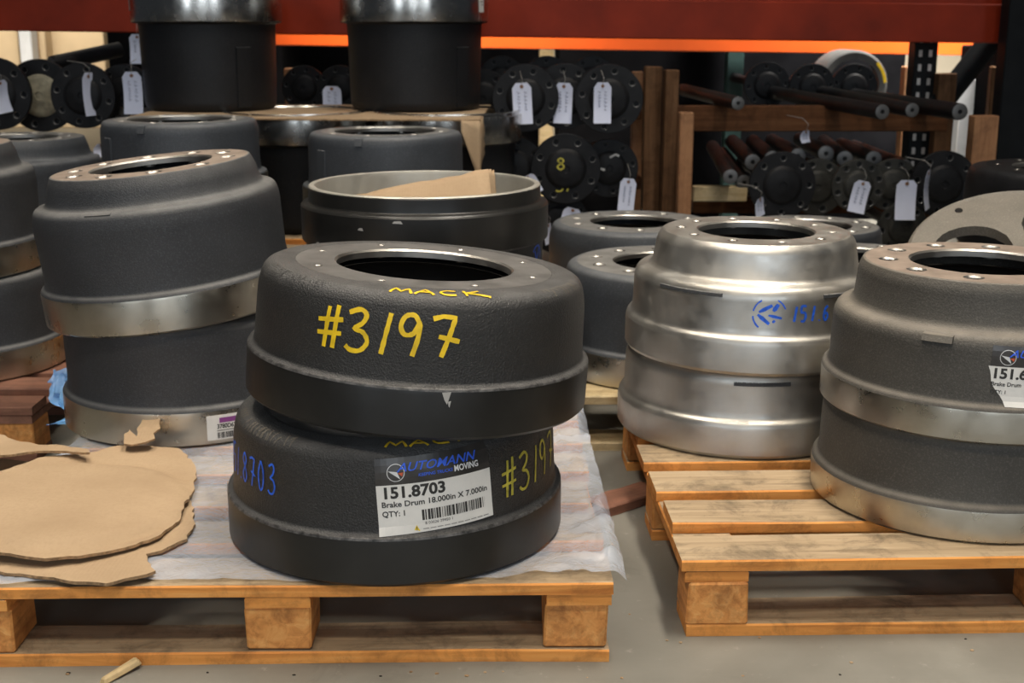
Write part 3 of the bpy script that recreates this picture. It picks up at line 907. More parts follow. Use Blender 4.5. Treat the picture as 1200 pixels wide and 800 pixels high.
M['disc_grey'] = cast('dusty_light_grey_iron', (.15, .135, .112), (.24, .21, .17), rough=.6, bmp=.15)
dc = at(1207, 297, y=2.62)
wd_ = thing('housing_disc', 'light grey dusty disc with round windows leaning at the right edge', 'machine part', dc, (R(24), R(-10), 0))
obj('plate', disc_with_windows(), 'disc_grey', wd_)
obj('outer_rim', lathe(rounded([(.230, 0), (.238, .002, .002), (.246, -.004, .004), (.250, -.03), (.247, -.05), (.24, -.05), (.236, -.01), (.230, 0)]), 96), 'disc_grey', wd_)
obj('hub', lathe(rounded([(.026, .011), (.024, .014, .002), (.015, .015), (.001, .015)]), 40), 'disc_grey', wd_)
bh = lathe([(.0085, -.001), (.0080, .0007), (.0001, .0007)], 16)
for i in range(6):
    a = R(113 + 60 * i)
    obj('bolt_hole_shade', bh, 'shade_and_grit', wd_, (.208 * cos(a), .208 * sin(a), .0036))  # flat dark disc painted as the shade inside a bolt hole
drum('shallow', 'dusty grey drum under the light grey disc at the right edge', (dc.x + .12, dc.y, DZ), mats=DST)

# ------------------------------------------------------------------ plastic film on the front pallet
def sheet(name, fx, nx, ny, mat, label, cat, thick=None):
    V = [fx(i / nx, j / ny) for j in range(ny + 1) for i in range(nx + 1)]
    Fc = [(j * (nx + 1) + i, j * (nx + 1) + i + 1, (j + 1) * (nx + 1) + i + 1, (j + 1) * (nx + 1) + i) for j in range(ny) for i in range(nx)]
    o = obj(name, pydata(V, Fc, name, 80), mat)
    return tag(o, label, cat)

def film_pt(u, v):
    yaw = R(1.2); W, D = .935, 1.06
    x = -.012 + u * W; y = .012 + v * D
    n1 = noise.noise((x * 5, y * 5, 1)); n2 = noise.noise((x * 17, y * 11, 4)); n3 = noise.noise((x * 38 + n2, y * 30, 9))
    y += .016 * noise.noise((x * 7, 3, 3)) * (1 - v) + .006 * noise.noise((x * 30, 8, 3)) * (1 - v)
    cr = (1 - min(1, abs(noise.noise((x * 6 + y * 5, y * 9 - x * 3, 6))) * 5)) + .7 * (1 - min(1, abs(noise.noise((x * 13 - y * 9, y * 12 + x * 8, 2))) * 5))
    z = .1195 + .0035 * max(0, n1 + .2) + .0025 * abs(n2) + .0018 * abs(n3) + .008 * cr * (.25 if (x < .42 and y < .5) else 1)
    wx, wy = -.765 + x * cos(yaw) - y * sin(yaw), 1.585 + x * sin(yaw) + y * cos(yaw)
    # flattened under the drums
    for cx, cy, r in ((-.175, 1.826, .26), (LX, LY, .245), (eX, eY, .26)):
        d = sqrt((wx - cx) ** 2 + (wy - cy) ** 2)
        if d < r: z = min(z, .1193)
        elif d < r + .05: z = .1193 + (z - .1193) * (d - r) / .05
    e = u * W - (W - .03)                       # loose right margin, drooping off the edge
    if e > 0:
        z += .010 * sin(pi * min(1, e / .03)) * (.5 + n1) - .02 * (e / .03) ** 2 * (.6 + n1)
        wx += .008 * n1
    return (wx, wy, z)
sheet('plastic_film', film_pt, 150, 150, 'film', 'clear crumpled plastic film spread over the front pallet', 'plastic sheet')

def blue_pt(u, v):
    n = noise.noise((u * 4, v * 5, 2)); n2 = noise.noise((u * 11, v * 9, 7))
    pinch = 1 - .6 * math.exp(-((v - .30) / .14) ** 2) - .35 * max(0, v - .6)
    P = at(100 - 44 * (1 - u) * pinch + 3 * n2, 507 - 74 * v - 4 * n, y=2.30 + .10 * v)
    return (P.x, P.y + .025 * n + .012 * n2, max(.121, P.z))
sheet('plastic_scrap', blue_pt, 26, 34, 'blue_film', 'torn blue plastic scrap beside the left drum stack', 'plastic sheet')

# ------------------------------------------------------------------ cardboard
def ragged(outline, n=6, amp=.0025, seed=1, close=True):
    rnd = random.Random(seed); out = []
    L = len(outline)
    for i in range(L):
        a, b = Vector(outline[i]), Vector(outline[(i + 1) % L])
        k = max(1, int((b - a).length / .012))
        for q in range(k):
            p = a.lerp(b, q / k); out.append((p.x + rnd.uniform(-amp, amp), p.y + rnd.uniform(-amp, amp)))
    return out

def card_sheet(name, outline, zf, th, label, mats=('card', 'card_edge'), seed=1, amp=.0025, cat='cardboard'):
    """a torn sheet: outline in plan, lying at height zf(x, y), with real thickness"""
    pts = ragged(outline, seed=seed, amp=amp)
    bm = bmesh.new()
    vs = [bm.verts.new((x, y, 0)) for x, y in pts]
    es = [bm.edges.new((vs[i], vs[(i + 1) % len(vs)])) for i in range(len(vs))]
    bmesh.ops.triangle_fill(bm, use_beauty=True, edges=es)
    xs = [p[0] for p in pts]; ys = [p[1] for p in pts]
    for axis, lo, hi in (((1, 0, 0), min(xs), max(xs)), ((0, 1, 0), min(ys), max(ys))):
        c = lo + .02
        while c < hi:
            co = (c, 0, 0) if axis[0] else (0, c, 0)
            bmesh.ops.bisect_plane(bm, geom=bm.verts[:] + bm.edges[:] + bm.faces[:], plane_co=co, plane_no=axis)
            c += .02
    bmesh.ops.recalc_face_normals(bm, faces=bm.faces)
    for f in bm.faces:
        if f.normal.z < 0: f.normal_flip()
    r = bmesh.ops.extrude_face_region(bm, geom=bm.faces[:])
    newv = [g for g in r['geom'] if isinstance(g, bmesh.types.BMVert)]
    nv = set(newv)
    for v in bm.verts:
        z = zf(v.co.x, v.co.y)
        v.co.z = z + (th if v in nv else 0)
    bmesh.ops.recalc_face_normals(bm, faces=bm.faces)
    for f in bm.faces:
        if abs(f.normal.z) < .6: f.material_index = 1
    me = mesh_of(bm, name, 40)
    o = obj(name, me, mats)
    return tag(o, label, cat)

def plan(pxs, z): return [(at(x, y, z=z).x, at(x, y, z=z).y) for x, y in pxs]
o1 = plan([(-90, 600), (-60, 632), (0, 647), (52, 653), (105, 646), (157, 634), (184, 624), (199, 609), (210, 602), (222, 577), (226, 566), (231, 546), (219, 531), (210, 523), (168, 522), (137, 524), (104, 534), (78, 537), (47, 542), (20, 552), (-20, 566), (-70, 580)], .145)
def z1(x, y):
    q = (y - 1.75)
    dc_ = sqrt((x - at(88, 592, z=.14).x) ** 2 + (y - at(88, 592, z=.14).y) ** 2)
    em = .007 * max(0, min(1, (.172 - dc_) / .010)) - .004 * math.exp(-((dc_ - .178) / .006) ** 2)
    return .134 + em + .006 * noise.noise((x * 4, y * 4, 2)) + .05 * max(0, -.55 - x) + .012 * max(0, q) + .006 * max(0, x + .42)
card_sheet('cardboard_sheet', o1, z1, .0045, 'topmost torn round cardboard sheet lying on the front pallet', seed=3)
o2 = plan([(-90, 640), (-40, 662), (0, 669), (52, 676), (100, 682), (126, 684), (181, 671), (172, 651), (187, 647), (218, 632), (229, 613), (225, 592), (215, 560), (150, 545), (60, 545), (0, 540), (-90, 560)], .128)
def z2(x, y): return .124 + .004 * noise.noise((x * 5, y * 5, 8)) + .01 * max(0, -.6 - x)
card_sheet('cardboard_sheet', o2, z2, .0045, 'lower ragged cardboard sheet sticking out beneath the topmost one', seed=5)
o3 = plan([(-90, 534), (-80, 506), (-10, 507), (18, 513), (45, 519), (75, 520), (104, 526), (106, 530), (75, 527), (45, 528), (18, 531), (-10, 534)], .165)
def z3(x, y): return .160 + .004 * noise.noise((x * 20, y * 20, 3)) + .003 * noise.noise((x * 9, y * 9, 1))
card_sheet('cardboard_sheet', o3, z3, .004, 'curled cardboard piece at the back of the sheets, beside the blue plastic', seed=6)
o4 = plan([(146, 527), (152, 515), (160, 520), (168, 507), (176, 503), (184, 506), (192, 503), (186, 516), (178, 524), (170, 527)], .15)
card_sheet('cardboard_scrap', o4, lambda x, y: .146 + .14 * max(0, y - 1.97) + .006 * noise.noise((x * 40, y * 40, 3)), .003, 'small crumpled cardboard scrap against the left silver rim', seed=9, amp=.004)

# cardboard tray layer under the tall drums, with a torn flap hanging at its right end
zA = .5855
xl, xr = at(150, 130, y=3.8).x, at(562, 137, y=3.68).x
ca = [(xl, 3.80), (xl + .3, 3.74), (xl + .55, 3.70), (xr - .25, 3.68), (xr, 3.66), (xr + .02, 4.38), (xl, 4.4)]
tr_ = card_sheet('cardboard_layer', ca, lambda x, y: zA + .0012 * noise.noise((x * 6, y * 6, 4)), .004, 'cardboard layer sheet under the two tall black drums', seed=12)
V = []; nx, ny = 8, 8
for j in range(ny + 1):
    for i in range(nx + 1):
        u, v = i / nx, j / ny
        y = 3.66 + u * .30
        z = zA + .002 - v * (.165 - .05 * u + .012 * sin(9 * u))
        V.append((xr + .004 + .012 * sin(v * 2) - .03 * v * (1 - u) + .006 * noise.noise((u * 5, v * 5, 1)), y + .012 * v, z))
fl_ = pydata(V, [(j * 9 + i, j * 9 + i + 1, (j + 1) * 9 + i + 1, (j + 1) * 9 + i) for j in range(ny) for i in range(nx)], 'flap', 60)
fo = obj('torn_flap', fl_, 'card', tr_)
sm = fo.modifiers.new('s', 'SOLIDIFY'); sm.thickness = .004
# front corner of the flap, turned towards the viewer
V = []
for j in range(7):
    for i in range(7):
        u, v = i / 6, j / 6
        V.append((xr - .055 * (1 - u) + .003, 3.655 - .01 * v + .004 * sin(5 * u), zA + .002 - v * (.03 + .15 * u) + .006 * noise.noise((u * 6, v * 4, 3))))
fo = obj('torn_flap', pydata(V, [(j * 7 + i, j * 7 + i + 1, (j + 1) * 7 + i + 1, (j + 1) * 7 + i) for j in range(6) for i in range(6)], 'flap', 60), 'card', tr_)
sm = fo.modifiers.new('s', 'SOLIDIFY'); sm.thickness = .004

# folded cardboard standing inside the open drum
def inside_pt(px, py, y): return at(px, py, y=y)
EZ = DZ + .003 + .1905 + .2285
ct = thing('cardboard_piece', 'folded cardboard piece standing inside the open black drum', 'cardboard', (eX, eY, EZ - .1))
def quad_card(name, A, B, C, D_, parent, th=.004, n=10, amp=.003):
    V = []
    for j in range(n + 1):
        for i in range(n + 1):
            u, v = i / n, j / n
            p = (A.lerp(B, u)).lerp(D_.lerp(C, u), v)
            k = noise.noise((u * 7, v * 7, 5)) * amp
            V.append(p + Vector((k * .4, k, k * (1.6 if j == n else 1))) - Vector((eX, eY, EZ - .1)))
    o = obj(name, pydata(V, [(j * (n + 1) + i, j * (n + 1) + i + 1, (j + 1) * (n + 1) + i + 1, (j + 1) * (n + 1) + i) for j in range(n) for i in range(n)], name, 60), ['card', 'card_edge'], parent)
    s = o.modifiers.new('s', 'SOLIDIFY'); s.thickness = th; s.material_offset_rim = 1
    return o
quad_card('panel', inside_pt(408, 275, 2.47), inside_pt(582, 275, 2.47), inside_pt(572, 198, 2.58), inside_pt(414, 228, 2.58), ct, amp=.004)
quad_card('side_fold', inside_pt(581, 275, 2.472), inside_pt(588, 275, 2.52), inside_pt(579, 201, 2.62), inside_pt(572, 198, 2.585), ct, amp=.006)

# ------------------------------------------------------------------ floor bits
sc = thing('wood_offcut', 'reddish wood offcut lying on the floor between the pallets', 'wood scrap', at(731, 590, z=0), (0, 0, R(38)))
board('block', .15, .062, .018, ('red_wood', 'red_wood'), sc, (-.075, -.031, .0005), 0, 3)
sp = at(143, 790, z=0)
o = box('wood_splinter', -.03, .03, -.008, .008, 0, .008, 'pale_wood', None, .002, .004, (sp.x, sp.y, .003), (0, R(-8), R(52)))
tag(o, 'small pale wood splinter on the floor before the front pallet', 'wood scrap')
rnd = random.Random(4)
for i in range(26):
    px, py = rnd.choice(((rnd.uniform(60, 690), rnd.uniform(787, 799)), (rnd.uniform(690, 1195), rnd.uniform(738, 799)), (rnd.uniform(690, 745), rnd.uniform(560, 730))))
    P = at(px, py, z=0); s = rnd.uniform(.0012, .0026)
    bm = bmesh.new(); bmesh.ops.create_icosphere(bm, subdivisions=1, radius=s)
    for v in bm.verts: v.co = Vector((v.co.x * rnd.uniform(.7, 1.8), v.co.y * rnd.uniform(.7, 1.4), v.co.z * .5))
    tag(obj('floor_crumb', mesh_of(bm, 'crumb', None), rnd.choice(('card', 'shade_and_grit', 'card_edge')), None, (P.x, P.y, s * .35)), 'tiny crumb of grit on the concrete floor near the pallets', 'debris', 'crumbs on the floor')

# ------------------------------------------------------------------ pallet rack
def beam_between(name, P, Q, h, d, mat, parent, bev=.004):
    """a box beam whose front lower edge runs from P to Q"""
    dirv = (Q - P); L = dirv.length
    yaw = atan2(dirv.y, dirv.x); roll = -math.asin(dirv.z / L)
    return box(name, 0, L, 0, d, 0, h, mat, parent, bev, 0, P, (0, roll, yaw))

rk = thing('pallet_rack', 'dark red pallet rack beam frame across the top of the view', 'storage rack', (0, 4.5, 0))
def rel(o, root):
    o.parent = root; o.matrix_parent_inverse = Matrix.Translation(-Vector(root.location)); return o
P, Q = at(-60, 35.5, y=4.5), at(1265, 52, y=4.5)
rel(beam_between('front_beam', P, Q, .13, .05, 'rack_red', None), rk)
rel(beam_between('beam_ledge', P + Vector((0, .012, .105)), Q + Vector((0, .012, .105)), .05, .04, 'rack_red', None), rk)
P, Q = at(312, 53, y=5.5), at(1265, 67, y=5.5)
rel(beam_between('back_beam', P, Q, .09, .05, 'rack_orange', None), rk)
# perforated upright, brace and corner uprights
def upright(px0, px1, y, mat, slots=True, zt=1.3):
    x0, x1 = at(px0, 90, y=y).x, at(px1, 90, y=y).x
    o = rel(box('upright', x0, x1, y, y + .08, 0, zt, mat, None, .003), rk)
    if slots:
        for i in range(14):
            z = .25 + i * .05
            for q in (.25, .68):
                xc = x0 + (x1 - x0) * q
                s = box('slot', -.006, .006, -.001, .001, -.012, .012, 'tag_paper' if False else 'chip', None, 0, 0, (xc, y - .0005, z))
                s.parent = o
    return o
upright(1070, 1097, 4.75, 'rack_black')
upright(1176, 1212, 4.35, 'rack_black', False)
upright(852, 871, 5.6, 'rack_teal', False)
P, Q = at(1097, 128, y=4.7), at(1163, 45, y=4.72)
rel(obj('diagonal_brace', tube_mesh([P, Q], .042, 14), 'rack_black'), rk)

# timber crate frame that carries the shafts
def timber(px0, px1, py0, y, mat, label, d=.06, py1=None, zb=0.0, name='timber_post'):
    x0, x1 = at(px0, 150, y=y).x, at(px1, 150, y=y).x
    zt = at(700, py0, y=y).z
    z0 = at(700, py1, y=y).z if py1 else zb
    w_ = x1 - x0
    o = box(name, -w_ / 2, w_ / 2, 0, d, 0, zt - z0, mat, None, .003, .002, ((x0 + x1) / 2, y, z0))
    return tag(o, label, 'timber', 'rack timbers')
timber(755, 775, 78, 4.42, 'post_wood', 'dark upright timber post right of the tagged flanges')
timber(778, 794, 82, 4.34, 'post_wood', 'brown upright timber post, second right of the tagged flanges')
timber(797, 813, 132, 4.22, 'post_orange', 'short orange timber post standing before the rack shelf')
timber(741, 753, 84, 4.70, 'post_orange', 'thin orange timber slat behind the tagged flanges')
timber(1141, 1171, 136, 4.1, 'post_orange', 'split brown timber post at right, above the grey disc')
timber(1157, 1170, 78, 4.9, 'post_wood', 'tall thin timber post behind the split post at right', d=.04)
timber(1096, 1117, 86, 4.66, 'post_wood', 'brown timber stub beside the black perforated upright')
timber(1056, 1070, 78, 5.3, 'post_orange', 'narrow pale timber left of the black perforated upright')
timber(336, 354, 80, 5.0, 'post_orange', 'orange timber seen between the two tall black drums')
timber(632, 648, 56, 5.9, 'pale_wood', 'pale timber end glimpsed above the tagged flanges')
def bearer(px0, px1, py0, py1, y, d, label, mat='bearer_wood'):
    x0, x1 = at(px0, py0, y=y).x, at(px1, py0, y=y).x
    zt, zb = at(700, py0, y=y).z, at(700, py1, y=y).z
    o = box('rack_bearer', x0, x1, 0, d, zb, zt, mat, None, .003, .002, (0, y, 0))
    return tag(o, label, 'timber', 'rack bearers'), zt
_, zB1 = bearer(793, 1113, 124, 154, 4.34, .05, 'long brown bearer timber under the shafts at right')
bearer(813, 876, 219, 236, 4.34, .05, 'short pale bearer end below the lower shafts', 'pale_wood')
bearer(560, 752, 125, 140, 4.55, .09, 'bearer timber under the upper row of tagged flanges')
bearer(560, 752, 207, 222, 4.55, .09, 'bearer timber under the middle row of flanges')
bearer(-60, 175, 124, 140, 4.60, .09, 'bearer timber under the flanges at upper left')
bearer(813, 1140, 232, 250, 4.55, .09, 'bearer timber under the lower right row of flanges')

# ------------------------------------------------------------------ axle shafts
_fl = {}
def flange_meshes(n, holes_r):
    key = (n, holes_r)
    if key in _fl: return _fl[key]
    f = holed_ring(.060, .1, 0, .082, n, holes_r, .016, k=6, m=3, pilot=0)
    edge = lathe(rounded([(.1, 0), (.1015, -.002), (.1015, -.016), (.04, -.018)]), 48)
    hub = lathe(rounded([(.060, 0), (.058, .003, .002), (.050, .009, .006), (.024, .013, .004), (.012, .0135), (.010, .010), (.0005, .010)]), 40)
    sh = lathe([(.05, -.017), (.03, -.03), (.021, -.06), (.021, -.62), (.025, -.63), (.025, -.72), (.0005, -.72)], 16)
    _fl[key] = (f, edge, hub, sh)
    return _fl[key]

axle_n = 0
def axle(px, py, rpx, y, label, mat='axle_black', n=8, hr=.0085, yaw=0, pitch=0, hubmat=None):
    P = at(px, py, y=y)
    rad = rpx * (P - Vector((0, 0, CAMH))).dot(Vector((0, cos(PITCH), -sin(PITCH)))) / FPX
    f, e, h, s = flange_meshes(n, hr)
    t = thing('axle_shaft', label, 'axle shaft', P, (R(90 + pitch), 0, R(yaw)), 'axle shafts in the rack')
    k = rad / .1015
    for nm, me, mt in (('flange', f, mat), ('flange_edge', e, mat), ('hub_cap', h, hubmat or mat), ('shaft', s, mat)):
        o = obj(nm, me, None, t, rot=(0, 0, 0))
        o.scale = (k, k, 1)
        while len(me.materials) < (2 if nm == 'flange' else 1): me.materials.append(None)
        o.material_slots[0].link = 'OBJECT'; o.material_slots[0].material = M[mt]
        if nm == 'flange':
            o.material_slots[1].link = 'OBJECT'; o.material_slots[1].material = M['rod_end']
            o.rotation_euler[2] = random.uniform(0, 1)
    return t

axs = {}
for key, a in {
    'l0': (-6, 110, 42, 4.12, 'black axle flange cut by the left edge of the view'),
    'l1': (47, 112, 42, 4.24, 'axle flange with cream crusted hub at upper left'),
    'l2': (97, 112, 38, 4.12, 'black axle flange with a narrow edge-on tag at upper left'),
    'l3': (146, 112, 36, 4.22, 'black axle flange behind the wide white tag at upper left'),
    'm0': (566, 116, 34, 4.42, 'black axle flange with lime paint mark beside the cardboard flap'),
    'm1': (616, 115, 39, 4.06, 'black axle flange behind the leftmost of three hanging tags'),
    'm2': (662, 113, 38, 4.14, 'black axle flange behind the middle of three hanging tags'),
    'm3': (714, 116, 40, 4.04, 'black axle flange behind the rightmost of three hanging tags'),
    'b0': (588, 94, 28, 4.60, 'bright-edged axle flange above the leftmost hanging tag'),
    'b1': (641, 96, 30, 4.62, 'axle flange peeking above the gap of the left and middle tags'),
    'b2': (694, 95, 29, 4.60, 'axle flange peeking above the rightmost hanging tag'),
    'n0': (601, 197, 38, 4.08, 'black axle flange in the middle row behind the open drum'),
    'n1': (663, 198, 41, 4.04, 'black axle flange with yellow paint numerals in the middle row'),
    'n2': (714, 197, 34, 4.10, 'black axle flange with white scuffs in the middle row'),
    'o0': (655, 262, 36, 4.08, 'black axle flange in the bottom row, beside the grey drums'),
    'r0': (917, 217, 39, 4.08, 'large black axle flange at the left of the lower right row'),
    'r1': (958, 219, 33, 4.24, 'axle flange tucked behind the large black one at right'),
    'r2': (1006, 218, 31, 4.06, 'grey axle flange with pale bolt holes and slanted tag'),
    'r3': (1047, 217, 31, 4.14, 'grey axle flange behind the square white tag at right'),
    'r4': (1106, 216, 39, 4.10, 'black axle flange with narrow tag at the right end of its row'),
    't0': (899, 100, 27, 4.85, 'black axle flange on the upper right shelf, leftmost'),
    't1': (952, 102, 27, 4.83, 'black axle flange on the upper right shelf, middle'),
    't2': (1001, 102, 27, 4.85, 'black axle flange on the upper right shelf beside the yellow mark'),
    'r5': (1058, 268, 30, 4.10, 'dark axle flange low in the shade left of the grey disc'),
    'x0': (356, 103, 26, 4.85, 'dark axle flange glimpsed between the tall black drums'),
    'x1': (398, 103, 26, 4.70, 'dark axle flange beside the small tag between tall drums'),
}.items():
    g = key in ('r2', 'r3', 'r1', 'r5')
    axs[key] = axle(*a, mat='axle_grey' if g else 'axle_black', n=10 if key in ('m2', 'r2', 'r3') else 8, hr=.0105 if g else .0085,
                    hubmat='axle_cream' if key == 'l1' else None)

# painted marks on flanges
def face_mark(ax, m2, mat, z=.019, k=1.0):
    return obj('paint_marking', pydata([(x, y, z) for x, y in m2[0]], m2[1]), mat, ax)
face_mark(axs['m0'], shift(join2d([hand('5', .04, .008), shift(hand('8', .03, .006), .02, .012)]), .02, -.03), 'lime_paint', .003)
face_mark(axs['m2'], shift(hand('31', .03, .005), .055, -.02), 'yellow_chalk', .003)
face_mark(axs['n1'], shift(hand('8', .035, .005), -.03, .0), 'yellow_chalk', .0145)
face_mark(axs['n1'], shift(hand('31', .032, .005), -.03, -.07), 'yellow_chalk', .004)
face_mark(axs['n2'], join2d([stroke2d([(.0, .035), (.018, .045), (.03, .04)], .006), stroke2d([(-.03, .0), (-.015, -.004)], .007)]), 'chip', .0145)

# long shafts lying on the bearer with their ends towards the viewer
def rod(ex, ey, er, ye, fx, fy, yf, label, mat='axle_black'):
    A = at(ex, ey, y=ye); B = at(fx, fy, y=yf)
    rad = er * ye / FPX
    t = thing('steel_rod', label, 'steel rod', A, (0, 0, 0), 'rods on the shelf')
    z = Vector((0, 0, 0)); d = B - A
    obj('shaft', tube_mesh([z, d * .02, d], [rad * .96, rad, rad], 20), mat, t)
    q = (-d).to_track_quat('Z', 'Y').to_euler()
    o = obj('end_face', lathe([(rad * .95, .0006), (rad * .8, .002), (rad * .3, .002), (rad * .22, -.003), (.0002, -.003)], 24), 'rod_end' if mat == 'axle_black' else mat, t, (0, 0, 0), q)
    return t
rod(865, 121, 8, 4.15, 800, 105, 4.85, 'black shaft end resting left of the shelf flanges')
rod(1034, 131, 9, 3.98, 905, 108, 4.85, 'long black shaft with pale round end lying across the shelf')
rod(1069, 129, 8.5, 4.08, 960, 107, 4.85, 'black shaft with dark grey round end, second on the shelf')
rod(1125, 131, 10, 4.05, 1000, 112, 4.85, 'thick black tube whose end passes the diagonal brace')
rod(856, 207, 9, 4.1, 835, 172, 4.9, 'dark shaft end in the heap under the bearer, leftmost')
for i, (ex, ey, fx, fy) in enumerate(((882, 190, 858, 166), (905, 186, 882, 166), (935, 183, 905, 165), (968, 180, 938, 163), (990, 186, 965, 166), (1024, 186, 985, 170), (1060, 196, 1000, 172), (872, 214, 846, 180))):
    rod(ex, ey, 9.5, 4.32 + .02 * (i % 2), fx, fy, 4.9, ['dark splined shaft in the heap, above the short bearer', 'dark shaft in the heap, third from left', 'dark shaft in the heap above the large black flange', 'dark shaft in the heap beside the tiny tag', 'dark shaft in the heap right of the tiny tag', 'dark shaft in the heap above the grey flanges', 'dark shaft lowest at the right of the heap', 'dark shaft low at the left of the heap'][i])
rod(60, 75, 9, 4.5, 140, 58, 4.7, 'slanted black tube above the upper left flanges')

# pale drum shell with yellow mark standing behind the shelf flanges
gd = at(1000, 100, y=5.1)
gt = thing('drum_shell', 'pale grey round shell with yellow mark behind the shelf flanges', 'drum', gd, (R(90), 0, 0))
obj('shell', lathe(rounded([(.10, 0), (.125, .004, .003), (.132, 0), (.135, -.01), (.135, -.2)]), 64), 'dim_grey', gt)
obj('yellow_mark', pydata([((.116 + .012 * q) * cos(R(a)), (.116 + .012 * q) * sin(R(a)), .006) for q in (0, 1) for a in range(5, 50, 5)], [(i, i + 1, i + 10, i + 9) for i in range(8)]), 'yellow_paint', gt)

# ------------------------------------------------------------------ tags
def paper_tag(px, py, wpx, hpx, y, label, rot=0.0, yaw=0.0, seed=1, marks=True, wire=18):
    """hanging tag: px,py is the middle of its top edge"""
    P = at(px, py, y=y); s = (P - Vector((0, 0, CAMH))).dot(Vector((0, cos(PITCH), -sin(PITCH)))) / FPX
    W, Hh = .060 if wpx < 15 else wpx * s, hpx * s
    if wpx < 15: yaw = math.degrees(math.acos(min(1, wpx * s / .06)))
    t = thing('paper_tag', label, 'tag', P, (0, R(rot), R(yaw)), 'paper tags on the axles')
    rnd = random.Random(seed); c = W * .2; bend = rnd.uniform(.004, .010)
    rows = []; n = 8
    bm = bmesh.new()
    for j in range(n + 1):
        v = j / n; zz = -Hh * v
        w = W / 2 - (c * max(0, 1 - v * Hh / c) if v * Hh < c else 0)
        yy = bend * sin(v * 3.0) - .5 * bend * v
        rows.append([bm.verts.new((x, yy + d, zz)) for d in (0, .0006) for x in (-w, 0, w)])
    # an extra ring exactly at the clipped corner
    for a, b in zip(rows, rows[1:]):
        for q in (0, 3):
            for i in (0, 1): bm.faces.new((a[q + i], a[q + i + 1], b[q + i + 1], b[q + i]))
        bm.faces.new((a[0], b[0], b[3], a[3])); bm.faces.new((a[2], b[2], b[5], a[5]))
    obj('paper', mesh_of(bm, 'tag', 60), 'tag_paper', t)
    hz = -Hh * .09
    obj('eyelet', lathe([(.0062 * W / .065, 0), (.0062 * W / .065, .001), (.0001, .001)], 14), 'eyelet', t, (0, -.0002 + bend * sin(.27), hz), (R(90), 0, 0))
    if wire: obj('string', tube_mesh([(0, -.001, hz), (.003, -.004, hz + wire * s * .5), (-.002, .015, hz + wire * s * .85), (-.002, .075, hz + wire * s)], .0009, 6), 'string', t)
    if marks:
        m2 = scribble(W * .7, Hh * .55, .0016, 2, seed)
        obj('handwriting', pydata([(x - W * .35, bend * sin(3 * (Hh * .22 - yv) / Hh) - .5 * bend * (Hh * .22 - yv) / Hh - .0009, yv - Hh * .22) for x, yv in m2[0]], m2[1]), 'pen', t)
    return t
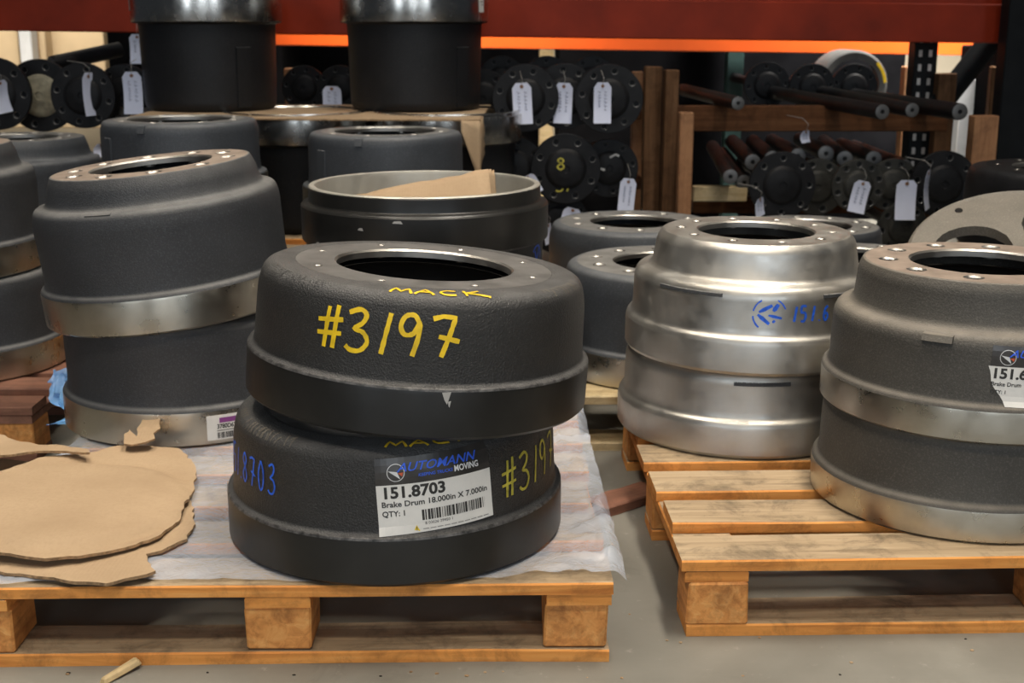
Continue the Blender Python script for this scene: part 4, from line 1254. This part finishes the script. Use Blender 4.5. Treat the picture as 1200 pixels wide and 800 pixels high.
for i, a in enumerate((
    (0, 94, 9, 38, 4.07, 'paper tag cut by the left edge of the view', -6),
    (103.5, 85, 7, 50, 4.10, 'narrow edge-on tag on the flange at upper left'),
    (153.5, 84, 22.5, 49, 4.12, 'wide white tag beside the left tall black drum'),
    (160, 40, 19, 34, 4.40, 'white tag hanging just under the red beam at left'),
    (388.5, 101, 22, 30, 4.45, 'small white tag between the two tall black drums'),
    (611, 97, 22.5, 48, 4.00, 'leftmost of three white tags hanging on the upper flanges', -3),
    (661, 97, 21.5, 47, 4.08, 'middle of three white tags hanging on the upper flanges', 2),
    (706.5, 96.5, 20.5, 47.5, 3.98, 'rightmost of three white tags hanging on the upper flanges'),
    (737, 209, 19, 44, 4.00, 'white tag hanging below the middle row, above the grey drum', 5),
    (672, 244, 22, 26, 3.98, 'white tag lying half hidden behind the grey drums', 14),
    (617, 206, 18, 24, 3.98, 'white tag peeking over the rim of the open drum', -30),
    (643, 262, 8, 24, 3.95, 'sliver of white tag right of the open drum'),
    (891, 232, 13, 22, 4.02, 'short slim tag below the large black flange at right', -8),
    (1012.5, 212, 20, 38, 4.00, 'slanted white tag on the grey flange with pale holes', 12),
    (1063.5, 211, 24, 47, 4.06, 'square-hung blank white tag left of the grey disc'),
    (1089, 199, 11, 47, 4.03, 'narrow white tag right of the blank one', -3),
    (945, 153, 14, 14, 4.28, 'tiny white tag in the shaft heap under the bearer'),
    (119, 168, 9, 16, 3.75, 'tag end showing left of the flat-topped drum'),
)):
    paper_tag(*a[:6], rot=a[6] if len(a) > 6 else 0, seed=20 + i, marks=i not in (14, 9, 10, 11, 0, 1, 17), wire=18 if i not in (4, 9, 10, 17) else 0)

# ------------------------------------------------------------------ loads and added dark blocks behind the racks
def load(px0, px1, py0, py1, y, d, mat, label, name='cargo_box', tape=True):
    x0, x1 = at(px0, 60, y=y).x, at(px1, 60, y=y).x
    zt = at(600, py0, y=y).z; zb = max(0, at(600, py1, y=y).z)
    t = thing(name, label, 'box', ((x0 + x1) / 2, y, zb), (0, 0, 0), 'loads behind the rack')
    w2 = (x1 - x0) / 2
    box('body', -w2, w2, 0, d, 0, zt - zb, mat, t, .006, .003)
    if tape: box('tape', -w2 * .12, w2 * .12, -.002, d + .002, .002, zt - zb + .002, 'card_edge', t, 0)
    return t
load(-150, 22, -30, 150, 6.6, .5, 'box_card', 'tan carton seen in the bright gap at far upper left')
load(23, 37, -30, 150, 6.5, .12, 'box_white', 'white wrapped post seen in the bright gap at upper left', tape=False)
load(38, 54, -30, 150, 6.6, .12, 'box_card', 'narrow tan carton right of the white wrapped post')
load(55, 122, -30, 150, 6.7, .5, 'box_card', 'wide tan carton in the bright gap at upper left', tape=False)
load(126, 330, -60, 420, 5.7, .6, 'dark_backdrop', 'added dark backdrop block behind the left tall drum', tape=False)
load(335, 640, -60, 420, 6.4, .6, 'dark_backdrop', 'added dark backdrop block behind the right tall drum', tape=False)
load(655, 1062, 30, 420, 5.75, .5, 'dark_backdrop', 'long added dark backdrop block behind the shelf at right', tape=False)
load(1118, 1154, 92, 240, 5.2, .3, 'box_white', 'white wrapped load behind the diagonal brace', tape=False)
load(1104, 1131, 138, 200, 5.0, .1, 'paper', 'small pale bag shape below the diagonal brace', tape=False)
load(1180, 1330, 55, 420, 4.9, .5, 'dark_backdrop', 'added dark backdrop block at the right edge', tape=False)
